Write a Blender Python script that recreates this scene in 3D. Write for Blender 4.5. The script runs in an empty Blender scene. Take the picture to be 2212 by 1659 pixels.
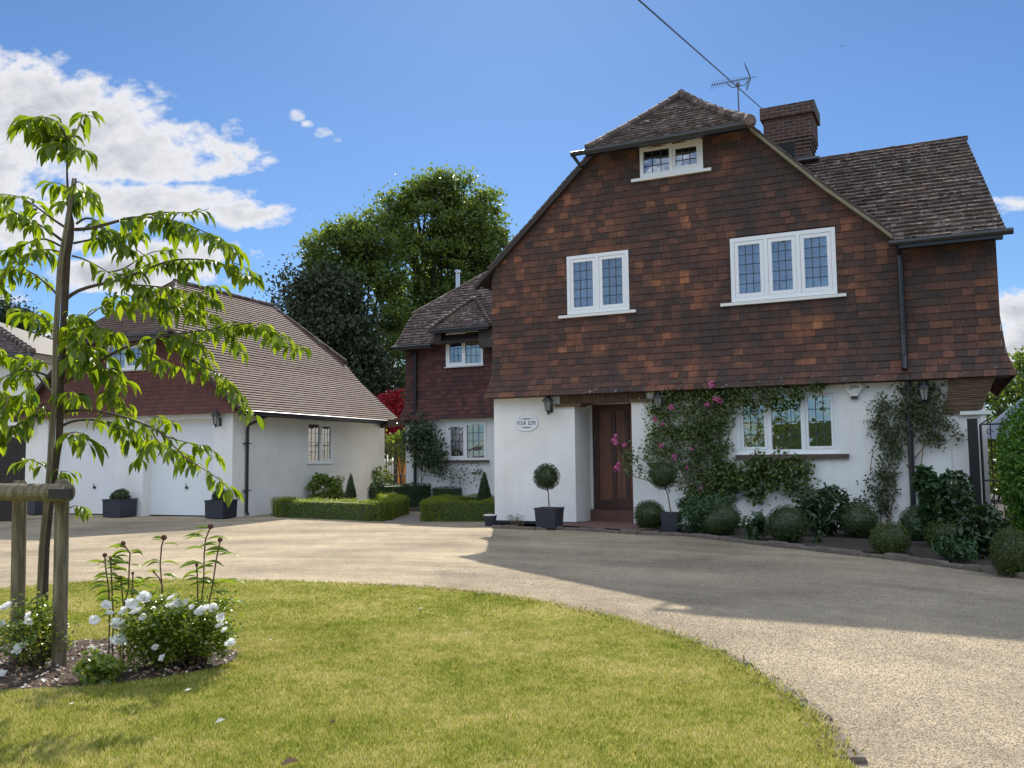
import bpy, math, random
import numpy as np
from mathutils import Matrix, Vector
random.seed(7); RNG = np.random.default_rng(7)
SC = bpy.context.scene
# ------------------------------------------------------------------ camera
F = 2510/2880*2212; CX, CY = 1106, 829.5; PITCH, ROLL, HC = 0.0820, -0.01077, 1.35
_f = np.array([0, math.cos(PITCH), math.sin(PITCH)]); _r = np.array([1, 0, 0.]); _u = np.cross(_r, _f)
_c, _s = math.cos(ROLL), math.sin(ROLL)
RT = _c*_r+_s*_u; UP = -_s*_r+_c*_u; CAM = np.array([0, 0, HC])
cd = bpy.data.cameras.new('camera'); cam = bpy.data.objects.new('camera', cd); SC.collection.objects.link(cam)
cd.sensor_width = 36; cd.lens = 36*2510/2880; cd.clip_end = 2000; cd.clip_start = 0.05
M = Matrix(((RT[0], UP[0], -_f[0], 0), (RT[1], UP[1], -_f[1], 0), (RT[2], UP[2], -_f[2], HC), (0, 0, 0, 1)))
cam.matrix_world = M; SC.camera = cam
# ------------------------------------------------------------------ light
SUN_EL = math.radians(38.2); SUN_AZ = 0.0      # straight ahead of the camera, behind the house
world = bpy.data.worlds.new("World"); SC.world = world; world.use_nodes = True
sd = bpy.data.lights.new('sun', 'SUN'); sun = bpy.data.objects.new('sun', sd); SC.collection.objects.link(sun)
sd.energy = 5.0; sd.angle = math.radians(0.55); sd.color = (1.0, 0.93, 0.82)
sun.rotation_euler = (-(math.pi/2-SUN_EL), 0, SUN_AZ)   # lamp shines along -Z: sun stands toward +Y
SC.view_settings.view_transform = 'Standard'; SC.view_settings.look = 'None'
SC.view_settings.exposure = 0.48; SC.view_settings.gamma = 1
SC.cycles.max_bounces = 10; SC.cycles.transparent_max_bounces = 24
SC.cycles.use_denoising = True

def ray(x, y): return RT*((x-CX)/F)+UP*((CY-y)/F)+_f
def G(x, y, z=0.0):
    d = ray(x, y); return CAM+d*((z-HC)/d[2])
def at(x, y, Y):
    d = ray(x, y); return CAM+d*(Y/d[1])
class Fr:
    def __init__(s, o, ang):
        s.o = np.array(o, float); a = math.radians(ang)
        s.u = np.array([math.cos(a), math.sin(a), 0]); s.v = np.array([-math.sin(a), math.cos(a), 0])
    def w(s, U, V, Z): return s.o+s.u*U+s.v*V+np.array([0, 0, Z])
    def P(s, x, y, v=0.0):
        d = ray(x, y); t = ((s.o-CAM)@s.v+v)/(d@s.v); p = CAM+d*t; return float((p-s.o)@s.u), float(p[2])
    def T(s, p):
        p = np.asarray(p, float).reshape(-1, 3)
        return s.o+p[:, :1]*s.u+p[:, 1:2]*s.v+p[:, 2:3]*np.array([0, 0, 1.])
WF = Fr((0, 0, 0), 0)
H = Fr((-0.3838932, 18.63232979, 0), -26)
GA = Fr((-6.62225416, 21.14205971, 0), -21)

# world nodes: sky + clouds
nt = world.node_tree; N = nt.nodes; Lk = nt.links
for n in list(N): N.remove(n)
def nd(tree, t, **k):
    n = tree.nodes.new(t)
    for a, b in k.items():
        if a.startswith('i_'): n.inputs[int(a[2:]) if a[2:].isdigit() else a[2:].replace('_', ' ')].default_value = b
        else: setattr(n, a, b)
    return n
out = nd(nt, 'ShaderNodeOutputWorld'); bg = nd(nt, 'ShaderNodeBackground'); bg.inputs[1].default_value = 1.0
SKY = 0.10
sky = nd(nt, 'ShaderNodeTexSky', sky_type='NISHITA', sun_disc=False, sun_elevation=SUN_EL, sun_rotation=SUN_AZ)
sky.air_density = 1.0; sky.dust_density = 0.15; sky.ozone_density = 3.5; sky.altitude = 200
bg.inputs[1].default_value = SKY
tc = nd(nt, 'ShaderNodeTexCoord'); sep = nd(nt, 'ShaderNodeSeparateXYZ'); Lk.new(tc.outputs['Generated'], sep.inputs[0])
def mth(op, a, b=None, c=None, clamp=False, tree=None):
    t = tree or nt
    n = t.nodes.new('ShaderNodeMath'); n.operation = op; n.use_clamp = clamp
    for i, x in enumerate((a, b, c)):
        if x is None: continue
        if isinstance(x, (int, float)): n.inputs[i].default_value = x
        else: t.links.new(x, n.inputs[i])
    return n.outputs[0]
ay = mth('MAXIMUM', mth('ABSOLUTE', sep.outputs[1]), 0.02)
tx = mth('DIVIDE', sep.outputs[0], ay); tz = mth('DIVIDE', sep.outputs[2], ay)
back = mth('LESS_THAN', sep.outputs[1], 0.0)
def tpt(x, y):
    d = ray(x, y); return d[0]/d[1], d[2]/d[1]
cl = [(30,190,110,95,.8),(140,285,210,105,1.1),(300,325,190,72,1.05),(455,345,95,42,.75),(515,325,62,36,.62),(560,352,34,22,.5),(-140,300,240,180,1.1),
      (330,440,190,42,1.0),(500,462,130,32,.95),(170,425,150,34,.8),(60,500,170,60,.8),(400,548,150,30,.85),(280,595,200,38,.95),(480,600,80,20,.5),
      (642,250,17,13,.52),(664,270,17,10,.5),(702,286,28,14,.58),(735,300,20,10,.55),(500,286,40,30,.6),(2178,445,46,22,.75),(2195,660,60,44,.9),(2230,740,90,50,.95),(60,745,150,45,.9),(850,800,70,60,.7),(-300,650,300,90,.9),(2450,520,150,60,.9)]
mask = None
for (x, y, rx, ry, k) in cl:
    a, b = tpt(x, y); sx = rx/F*1.45; sz = ry/F*1.45
    ex = mth('DIVIDE', mth('SUBTRACT', tx, a), sx); ez = mth('DIVIDE', mth('SUBTRACT', tz, b), sz)
    d2 = mth('ADD', mth('MULTIPLY', ex, ex), mth('MULTIPLY', ez, ez))
    g = mth('MULTIPLY', mth('SUBTRACT', 1.0, d2, clamp=True), k)
    mask = g if mask is None else mth('MAXIMUM', mask, g)
comb = nd(nt, 'ShaderNodeCombineXYZ'); Lk.new(tx, comb.inputs[0]); Lk.new(mth('MULTIPLY', tz, 1.5), comb.inputs[1]); Lk.new(back, comb.inputs[2])
n1 = nd(nt, 'ShaderNodeTexNoise'); n1.inputs['Scale'].default_value = 10; n1.inputs['Detail'].default_value = 12; n1.inputs['Roughness'].default_value = 0.62; n1.inputs['Distortion'].default_value = .35
Lk.new(comb.outputs[0], n1.inputs['Vector'])
n2 = nd(nt, 'ShaderNodeTexNoise'); n2.inputs['Scale'].default_value = 3.0; n2.inputs['Detail'].default_value = 5
Lk.new(comb.outputs[0], n2.inputs['Vector'])
n4 = nd(nt, 'ShaderNodeTexNoise'); n4.inputs['Scale'].default_value = 34; n4.inputs['Detail'].default_value = 8; n4.inputs['Roughness'].default_value = .6; Lk.new(comb.outputs[0], n4.inputs['Vector'])
front = mth('ADD', mth('MULTIPLY', mask, 1.15), mth('MULTIPLY', mth('SUBTRACT', n1.outputs[0], 0.5), 2.5))
front = mth('ADD', front, mth('MULTIPLY', mth('SUBTRACT', n4.outputs[0], 0.5), 1.3))
dens_f = mth('MULTIPLY', mth('SUBTRACT', front, 0.34), 2.4, clamp=True)
dens_f = mth('MULTIPLY', dens_f, mth('MULTIPLY', mask, 6.0, clamp=True))
dens_fill = mth('MULTIPLY', mth('SUBTRACT', n2.outputs[0], 0.36), 6.0, clamp=True)  # cloud cover added behind the camera as fill light for the facade
dens_fill = mth('MULTIPLY', dens_fill, mth('MULTIPLY', mth('SUBTRACT', tz, .36), 5.0, clamp=True))
dens = mth('ADD', mth('MULTIPLY', dens_f, mth('SUBTRACT', 1.0, back)), mth('MULTIPLY', dens_fill, back), clamp=True)
dens = mth('MULTIPLY', dens, mth('MULTIPLY', sep.outputs[2], 30.0, clamp=True))
core = mth('MULTIPLY', mth('SUBTRACT', front, 0.72), 1.4, clamp=True)
n3 = nd(nt, 'ShaderNodeTexNoise'); n3.inputs['Scale'].default_value = 6; n3.inputs['Detail'].default_value = 5; Lk.new(comb.outputs[0], n3.inputs['Vector'])
core = mth('MULTIPLY', core, mth('MULTIPLY', n3.outputs[0], 1.5), clamp=True)
cc = nd(nt, 'ShaderNodeMix', data_type='RGBA'); Lk.new(core, cc.inputs[0])
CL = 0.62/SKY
cc.inputs[6].default_value = (CL*0.99, CL*1.0, CL*1.05, 1); cc.inputs[7].default_value = (CL*.50, CL*.53, CL*.60, 1)
tint = nd(nt, 'ShaderNodeMix', data_type='RGBA', blend_type='MULTIPLY'); tint.inputs[0].default_value = 1
Lk.new(sky.outputs[0], tint.inputs[6]); tint.inputs[7].default_value = (.52, .655, .80, 1)
mx = nd(nt, 'ShaderNodeMix', data_type='RGBA'); Lk.new(dens, mx.inputs[0]); Lk.new(tint.outputs[2], mx.inputs[6]); Lk.new(cc.outputs[2], mx.inputs[7])
fill_cloud = nd(nt, 'ShaderNodeMix', data_type='RGBA'); Lk.new(back, fill_cloud.inputs[0]); fill_cloud.inputs[6].default_value = (1, 1, 1, 1)
Lk.new(cc.outputs[2], fill_cloud.inputs[6]); fill_cloud.inputs[7].default_value = (CL*1.95, CL*2.15, CL*2.5, 1); Lk.new(fill_cloud.outputs[2], mx.inputs[7])   # unseen clouds behind the camera, brightened to fill the shaded facade
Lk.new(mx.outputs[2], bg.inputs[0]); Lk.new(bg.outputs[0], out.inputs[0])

# ------------------------------------------------------------------ materials
MATS = {}
def newmat(name):
    m = bpy.data.materials.new(name); m.use_nodes = True; t = m.node_tree
    for n in list(t.nodes): t.nodes.remove(n)
    o = t.nodes.new('ShaderNodeOutputMaterial'); MATS[name] = m
    return m, t, o
def ramp(t, fac, stops, interp='LINEAR'):
    r = t.nodes.new('ShaderNodeValToRGB'); r.color_ramp.interpolation = interp
    e = r.color_ramp.elements
    while len(e) < len(stops): e.new(0.5)
    for i, (p, c) in enumerate(stops): e[i].position = p; e[i].color = (*c, 1)
    t.links.new(fac, r.inputs[0]); return r.outputs[0]
def noise(t, scale, detail=4, rough=.55, vec=None, obj=True):
    n = t.nodes.new('ShaderNodeTexNoise'); n.inputs['Scale'].default_value = scale; n.inputs['Detail'].default_value = detail; n.inputs['Roughness'].default_value = rough
    if vec is None:
        g = t.nodes.new('ShaderNodeNewGeometry'); vec = g.outputs['Position']
    t.links.new(vec, n.inputs['Vector']); return n.outputs[0]
def mixc(t, fac, a, b, mode='MIX'):
    n = t.nodes.new('ShaderNodeMix'); n.data_type = 'RGBA'; n.blend_type = mode
    for i, x in ((0, fac), (6, a), (7, b)):
        if isinstance(x, (int, float)): n.inputs[i].default_value = x
        elif isinstance(x, tuple): n.inputs[i].default_value = (*x, 1)
        else: t.links.new(x, n.inputs[i])
    return n.outputs[2]
def prin(t, o, col, rough=.7, spec=.5, metal=0, bump=None, bstr=.3, bdist=.01):
    p = t.nodes.new('ShaderNodeBsdfPrincipled')
    if isinstance(col, tuple): p.inputs['Base Color'].default_value = (*col, 1)
    else: t.links.new(col, p.inputs['Base Color'])
    if isinstance(rough, (int, float)): p.inputs['Roughness'].default_value = rough
    else: t.links.new(rough, p.inputs['Roughness'])
    p.inputs['Specular IOR Level'].default_value = spec; p.inputs['Metallic'].default_value = metal
    if bump is not None:
        b = t.nodes.new('ShaderNodeBump'); b.inputs['Strength'].default_value = bstr; b.inputs['Distance'].default_value = bdist
        t.links.new(bump, b.inputs['Height']); t.links.new(b.outputs[0], p.inputs['Normal'])
    t.links.new(p.outputs[0], o.inputs[0]); return p
def simple(name, col, rough=.6, var=.15, vs=3.0, spec=.5, metal=0, bs=0, bscale=60, bdist=.004):
    m, t, o = newmat(name)
    c = mixc(t, noise(t, vs), tuple(x*(1-var) for x in col), tuple(min(1, x*(1+var)) for x in col))
    prin(t, o, c, rough, spec, metal, noise(t, bscale, 5) if bs else None, bs, bdist); return m
def tilemat(name, stops, stain=(.05, .04, .035), sfac=.6, sscale=.9, lichen=None, rough=.85):
    m, t, o = newmat(name)
    g = t.nodes.new('ShaderNodeNewGeometry')
    rf_ = g.outputs['Random Per Island']
    if name == 'hung_tile': rf_ = mth('ADD', mth('MULTIPLY', rf_, .74, tree=t), mth('MULTIPLY', mth('SUBTRACT', noise(t, 1.6, 5, .6), .39, tree=t), 1.25, tree=t), clamp=True, tree=t)
    col = ramp(t, rf_, stops)
    sn = noise(t, sscale, 5, .6)
    f = mth('MULTIPLY', mth('SUBTRACT', sn, .44, tree=t), 5.0*sfac, clamp=True, tree=t)
    f = mth('MINIMUM', f, sfac, tree=t)
    col = mixc(t, f, col, stain)
    fine = noise(t, 28, 6, .7)
    col = mixc(t, .55, col, ramp(t, fine, [(.3, (.45, .45, .45)), (.7, (1.25, 1.25, 1.25))]), 'MULTIPLY')
    if lichen:
        lf = mth('MULTIPLY', mth('SUBTRACT', noise(t, lichen[0], 8, .75), lichen[1], tree=t), 14, clamp=True, tree=t)
        if len(lichen) > 3:
            sp = t.nodes.new('ShaderNodeSeparateXYZ'); t.links.new(g.outputs['Position'], sp.inputs[0])
            zz = mth('MULTIPLY', mth('SUBTRACT', lichen[3], sp.outputs[2], tree=t), 8, clamp=True, tree=t)
            lf = mth('MULTIPLY', lf, zz, tree=t)
        col = mixc(t, lf, col, lichen[2])
    prin(t, o, col, rough, .35, 0, noise(t, 40, 5), .5, .01); return m
tilemat('hung_tile', [(0, (.056, .040, .033)), (.28, (.086, .050, .038)), (.5, (.115, .057, .040)), (.68, (.15, .068, .044)), (.82, (.195, .084, .050)), (.93, (.27, .110, .058)), (1, (.37, .150, .072))],
        stain=(.05, .04, .037), sfac=.72, lichen=(9, .60, (.30, .31, .31), 2.83))
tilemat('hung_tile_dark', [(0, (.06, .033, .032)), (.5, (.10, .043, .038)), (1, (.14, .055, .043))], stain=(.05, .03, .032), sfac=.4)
tilemat('hung_tile_garage', [(0, (.105, .043, .036)), (.5, (.125, .049, .038)), (1, (.15, .058, .043))], stain=(.10, .045, .038), sfac=.3)
tilemat('roof_tile_garage', [(0, (.125, .078, .060)), (.4, (.15, .095, .072)), (.8, (.175, .11, .083)), (1, (.20, .125, .09))], stain=(.16, .125, .11), sfac=.5, sscale=.7)
tilemat('roof_tile_old', [(0, (.085, .055, .043)), (.4, (.125, .084, .066)), (.75, (.16, .108, .086)), (1, (.21, .15, .12))], stain=(.09, .08, .08), sfac=.5, lichen=(8, .56, (.40, .37, .34)))
m, t, o = newmat('white_render')
wn = noise(t, 1.3, 6); wm_ = t.nodes.new('ShaderNodeMapping'); wm_.inputs['Scale'].default_value = (5, 5, .7); wg_ = t.nodes.new('ShaderNodeNewGeometry'); t.links.new(wg_.outputs['Position'], wm_.inputs[0]); wcol = mixc(t, .7, ramp(t, wn, [(.3, (.77, .76, .71)), (.65, (.86, .855, .81))]), ramp(t, noise(t, 1.0, 7, .7, wm_.outputs[0]), [(.34, (.93, .915, .885)), (.50, (1, 1, 1))]), 'MULTIPLY')
prin(t, o, wcol, .85, .2, 0, noise(t, 26, 6, .65), .35, .02)
simple('white_upvc', (.82, .83, .83), .3, .02, 2)
simple('white_paint', (.78, .77, .72), .5, .04, 6)
simple('dark_timber', (.045, .032, .026), .7, .3, 8, bs=.3)
simple('tan_mortar', (.22, .19, .12), .9, .35, 9, bs=.5)
simple('black_plastic', (.018, .018, .02), .35, .1, 3)
simple('black_iron', (.02, .02, .022), .45, .1, 3)
simple('oak_brown', (.17, .072, .04), .5, .35, 5, bs=.25)
simple('oak_dark', (.07, .030, .021), .5, .35, 6, bs=.25)
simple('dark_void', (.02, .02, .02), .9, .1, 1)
simple('lead', (.045, .048, .055), .5, .1, 3, metal=.0)
simple('curtain', (.74, .75, .80), .9, .05, 3)
simple('curtain_cream', (.62, .60, .48), .9, .2, 7)
simple('planter_slate', (.026, .028, .040), .45, .15, 4)
simple('soil', (.045, .032, .024), .95, .5, 12, bs=.8, bscale=30, bdist=.03)
simple('mulch', (.075, .05, .034), .95, .7, 26, bs=1, bscale=60, bdist=.03)
simple('porch_brick', (.15, .075, .06), .85, .4, 7, bs=.6, bscale=18, bdist=.01)
simple('edging', (.15, .122, .095), .9, .6, 11, bs=.9, bscale=22, bdist=.02)
simple('bark', (.075, .052, .04), .9, .5, 18, bs=.9, bscale=45, bdist=.01)
simple('bark_dark', (.06, .045, .035), .9, .4, 4, bs=.6, bscale=12, bdist=.03)
simple('twig', (.20, .12, .07), .7, .3, 12)
simple('stem_red', (.10, .05, .03), .6, .3, 12)
simple('stem_green', (.08, .11, .03), .6, .3, 12)
simple('steel', (.55, .56, .58), .35, .05, 3, metal=.9)
simple('alu', (.12, .13, .15), .5, .1, 3)
simple('clay_pot', (.095, .062, .052), .8, .3, 6)
simple('fence_wood', (.04, .03, .026), .85, .4, 5, bs=.4)
simple('orange_wood', (.85, .36, .08), .6, .2, 5)
simple('beam_wood', (.10, .055, .04), .75, .3, 5, bs=.3)
simple('grey_canopy', (.42, .47, .58), .7, .05, 2)
simple('seed_head', (.11, .04, .03), .9, .4, 40, bs=.8, bscale=120)
simple('siren_white', (.78, .77, .70), .35, .03, 4)
simple('siren_dark', (.03, .025, .05), .3, .1, 4)
simple('sign_white', (.80, .81, .82), .4, .02, 4)
simple('ink', (.03, .03, .035), .6, .1, 4)
simple('red_ink', (.35, .04, .04), .6, .1, 4)
simple('dry_leaf', (.20, .11, .06), .7, .3, 30)
simple('thatch', (.26, .18, .09), .95, .5, 30)
simple('bird_dark', (.03, .03, .03), .7, .1, 4)
# creasing tiles (fine bands of tile edge)
m, t, o = newmat('crease_tile'); g = t.nodes.new('ShaderNodeNewGeometry')
prin(t, o, mixc(t, noise(t, 30, 5), ramp(t, g.outputs['Random Per Island'], [(0, (.12, .075, .045)), (1, (.26, .165, .10))]), (.14, .10, .07)), .9, .2)
# round timber with sawn grain
m, t, o = newmat('round_timber'); tcn = t.nodes.new('ShaderNodeTexCoord'); mp = t.nodes.new('ShaderNodeMapping'); mp.inputs['Scale'].default_value = (22, 22, 2.2)
g = t.nodes.new('ShaderNodeNewGeometry'); t.links.new(g.outputs['Position'], mp.inputs[0])
gn = noise(t, 1.6, 6, .6, mp.outputs[0])
prin(t, o, ramp(t, gn, [(.3, (.085, .068, .045)), (.5, (.17, .14, .095)), (.7, (.27, .235, .17))]), .85, .25, 0, gn, .5, .01)
# chimney brick
def brickmat(name, c1, c2, mort, sc, vec='pos', sw=.22, sh=.075, msize=.012):
    m, t, o = newmat(name); g = t.nodes.new('ShaderNodeNewGeometry'); sp = t.nodes.new('ShaderNodeSeparateXYZ'); t.links.new(g.outputs['Position'], sp.inputs[0])
    cb = t.nodes.new('ShaderNodeCombineXYZ')
    if vec == 'pos':
        hx = mth('ADD', mth('MULTIPLY', sp.outputs[0], .9, tree=t), mth('MULTIPLY', sp.outputs[1], -.44, tree=t), tree=t)
        t.links.new(hx, cb.inputs[0]); t.links.new(sp.outputs[2], cb.inputs[1])
    else:
        t.links.new(sp.outputs[0], cb.inputs[0]); t.links.new(sp.outputs[1], cb.inputs[1])
    b = t.nodes.new('ShaderNodeTexBrick'); b.inputs['Scale'].default_value = 1; b.inputs['Brick Width'].default_value = sw; b.inputs['Row Height'].default_value = sh; b.inputs['Mortar Size'].default_value = msize
    b.inputs['Color1'].default_value = (*c1, 1); b.inputs['Color2'].default_value = (*c2, 1); b.inputs['Mortar'].default_value = (*mort, 1)
    t.links.new(cb.outputs[0], b.inputs['Vector'])
    col = mixc(t, .5, b.outputs[0], ramp(t, noise(t, 7, 6), [(.3, (.4, .4, .4)), (.7, (1.3, 1.3, 1.3))]), 'MULTIPLY')
    prin(t, o, col, .9, .2, 0, b.outputs['Fac'], -.5, .008)
brickmat('chimney_brick', (.085, .042, .035), (.13, .058, .043), (.14, .125, .105), 1)
brickmat('path_brick', (.42, .34, .29), (.34, .26, .22), (.14, .12, .10), 1, 'xy', .22, .11, .014)
# glass
m, t, o = newmat('window_glass')
tr = t.nodes.new('ShaderNodeBsdfTransparent'); gl = t.nodes.new('ShaderNodeBsdfGlossy'); gl.inputs['Roughness'].default_value = .01
fr = t.nodes.new('ShaderNodeFresnel'); fr.inputs[0].default_value = 1.5
gn = noise(t, 1.7, 2); bp = t.nodes.new('ShaderNodeBump'); bp.inputs['Strength'].default_value = .3; bp.inputs['Distance'].default_value = .05; t.links.new(gn, bp.inputs['Height']); t.links.new(bp.outputs[0], gl.inputs['Normal'])
mxs = t.nodes.new('ShaderNodeMixShader'); t.links.new(mth('ADD', mth('MULTIPLY', fr.outputs[0], 2.2, tree=t), .34, tree=t), mxs.inputs[0]); t.links.new(tr.outputs[0], mxs.inputs[1]); t.links.new(gl.outputs[0], mxs.inputs[2]); t.links.new(mxs.outputs[0], o.inputs[0])
simple('lamp_glass', (.26, .27, .25), .2, .1, 5)
# gravel
m, t, o = newmat('gravel')
v = t.nodes.new('ShaderNodeTexVoronoi'); v.inputs['Scale'].default_value = 120; g = t.nodes.new('ShaderNodeNewGeometry'); t.links.new(g.outputs['Position'], v.inputs['Vector'])
spx = t.nodes.new('ShaderNodeSeparateColor'); t.links.new(v.outputs['Color'], spx.inputs[0])
gc = ramp(t, spx.outputs[0], [(0, (.19, .15, .115)), (.3, (.335, .28, .21)), (.75, (.435, .365, .265)), (1, (.54, .47, .36))])
wv = noise(t, .55, 5, .6)
sg = t.nodes.new('ShaderNodeSeparateXYZ'); t.links.new(g.outputs['Position'], sg.inputs[0])
gx = mth('ADD', sg.outputs[0], 4.2, tree=t); gy = mth('SUBTRACT', sg.outputs[1], 3.0, tree=t)
rad = mth('SQRT', mth('ADD', mth('MULTIPLY', gx, gx, tree=t), mth('MULTIPLY', gy, gy, tree=t), tree=t), tree=t); an = mth('ARCTAN2', gy, gx, tree=t)
cg = t.nodes.new('ShaderNodeCombineXYZ'); t.links.new(mth('MULTIPLY', rad, .95, tree=t), cg.inputs[0]); t.links.new(mth('MULTIPLY', an, 1.8, tree=t), cg.inputs[1])
trk = noise(t, 1.6, 5, .65, cg.outputs[0])
gc = mixc(t, .75, gc, ramp(t, trk, [(.32, (.66, .645, .63)), (.48, (.97, .955, .94)), (.64, (1.22, 1.20, 1.15))]), 'MULTIPLY'); gc = mixc(t, .8, gc, ramp(t, wv, [(.32, (.62, .60, .56)), (.5, (.95, .92, .86)), (.68, (1.15, 1.12, 1.04))]), 'MULTIPLY')
gc = mixc(t, .6, gc, ramp(t, noise(t, 4.5, 6, .7), [(.35, (.78, .77, .75)), (.65, (1.1, 1.09, 1.05))]), 'MULTIPLY')
hh = mth('ADD', mth('MULTIPLY', v.outputs['Distance'], -1.0, tree=t), mth('MULTIPLY', noise(t, 30, 4), .5, tree=t), tree=t)
prin(t, o, gc, .95, .15, 0, hh, .6, .008)
simple('pebble', (.37, .31, .22), .85, .4, 60)
# lawn
def grassramp(t, f):
    return ramp(t, f, [(0, (.15, .21, .03)), (.28, (.30, .33, .055)), (.5, (.46, .45, .10)), (.75, (.60, .53, .21)), (1, (.74, .62, .36))])
m, t, o = newmat('lawn_ground')
f = mth('ADD', mth('MULTIPLY', noise(t, 1.1, 6, .65), 1.25, tree=t), mth('MULTIPLY', noise(t, 26, 5, .7), .45, tree=t), tree=t)
prin(t, o, grassramp(t, mth('SUBTRACT', f, .42, tree=t)), .95, .1, 0, noise(t, 90, 5), 1, .02)
m, t, o = newmat('grass_blade'); g = t.nodes.new('ShaderNodeNewGeometry')
f = mth('ADD', mth('MULTIPLY', noise(t, 1.0, 7, .7), 1.5, tree=t), mth('MULTIPLY', g.outputs['Random Per Island'], .80, tree=t), tree=t)
f = mth('ADD', f, mth('MULTIPLY', noise(t, 11, 5, .75), 1.15, tree=t), tree=t)
gcol = grassramp(t, mth('SUBTRACT', f, 1.28, tree=t))
df = t.nodes.new('ShaderNodeBsdfDiffuse'); tl = t.nodes.new('ShaderNodeBsdfTranslucent'); ms = t.nodes.new('ShaderNodeMixShader'); ms.inputs[0].default_value = .42
t.links.new(gcol, df.inputs[0]); t.links.new(gcol, tl.inputs[0]); t.links.new(df.outputs[0], ms.inputs[1]); t.links.new(tl.outputs[0], ms.inputs[2]); t.links.new(ms.outputs[0], o.inputs[0])
def leafmat(name, c1, c2, trans=.4, tcol=None, rough=.45, spec=.4, big=0.0, c3=None):
    m, t, o = newmat(name); g = t.nodes.new('ShaderNodeNewGeometry')
    fac = g.outputs['Random Per Island']
    if big: fac = mth('ADD', mth('MULTIPLY', fac, 1-big, tree=t), mth('MULTIPLY', mth('SUBTRACT', noise(t, .6 if big < .6 else 2.0, 3), .25, tree=t), 2*big, tree=t), clamp=True, tree=t)
    col = ramp(t, fac, [(0, c1), (1, c2)] if not c3 else [(0, c1), (.8, c2), (1, c3)])
    p = t.nodes.new('ShaderNodeBsdfPrincipled'); t.links.new(col, p.inputs['Base Color']); p.inputs['Roughness'].default_value = rough; p.inputs['Specular IOR Level'].default_value = spec
    tl = t.nodes.new('ShaderNodeBsdfTranslucent'); tcl = mixc(t, 1.0, col, tcol or (1.6, 1.7, .7), 'MULTIPLY'); t.links.new(tcl, tl.inputs[0])
    ms = t.nodes.new('ShaderNodeMixShader'); ms.inputs[0].default_value = trans
    t.links.new(p.outputs[0], ms.inputs[1]); t.links.new(tl.outputs[0], ms.inputs[2]); t.links.new(ms.outputs[0], o.inputs[0])
leafmat('leaf_cherry', (.06, .115, .016), (.135, .20, .024), .52, (2.9, 2.5, .5), .45, .35)
leafmat('leaf_tree', (.06, .105, .028), (.17, .21, .05), .5, (1.9, 1.95, .8), .4, .5, .5)
leafmat('leaf_beech_dark', (.024, .036, .014), (.055, .070, .022), .2, (1.2, 1.3, .8), .45, .5, .5)
leafmat('leaf_pine', (.018, .035, .015), (.04, .06, .025), .15)
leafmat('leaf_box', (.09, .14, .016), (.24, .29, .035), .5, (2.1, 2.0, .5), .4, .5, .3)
leafmat('leaf_box_shaded', (.045, .07, .014), (.10, .13, .024), .3, (1.6, 1.7, .6), .4, .5, .4)  # box leaf with shade put into its colour, for balls in house shadow
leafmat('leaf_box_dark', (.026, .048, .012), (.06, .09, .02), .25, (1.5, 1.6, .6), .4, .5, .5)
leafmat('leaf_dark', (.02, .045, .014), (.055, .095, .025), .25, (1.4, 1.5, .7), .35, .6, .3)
leafmat('leaf_blue', (.028, .068, .024), (.06, .12, .036), .25, (1.3, 1.5, .8), .4, .5, .3)
leafmat('leaf_rose', (.045, .08, .018), (.125, .175, .038), .3, (1.6, 1.6, .7), .3, .6, .4)
leafmat('leaf_clematis', (.045, .07, .028), (.11, .14, .055), .3, (1.3, 1.3, .8), .5, .4, .4)
leafmat('leaf_bright', (.09, .15, .02), (.22, .28, .06), .45, (1.7, 1.7, .7), .4, .5, .3)
leafmat('leaf_laurel', (.07, .16, .014), (.14, .26, .03), .4, (1.6, 1.7, .5), .3, .6, .3)
leafmat('leaf_red', (.18, .012, .018), (.42, .035, .05), .45, (1.6, .9, .9), .5, .3, .3)
leafmat('leaf_bushrose', (.08, .13, .022), (.20, .26, .05), .45, (1.9, 1.9, .6), .25, .8, .3, c3=(.45, .33, .15))
leafmat('petal_white', (.84, .84, .81), (.92, .92, .90), .48, (1, 1, 1), .6, .2)
leafmat('petal_pink', (.52, .10, .27), (.74, .27, .45), .3, (1.2, 1, 1.1), .6, .2)
leafmat('petal_debris', (.60, .56, .46), (.80, .77, .70), .2, (1, 1, 1), .7, .2)
leafmat('lavender', (.20, .17, .12), (.22, .24, .12), .2, (1, 1, 1), .7, .2)

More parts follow.
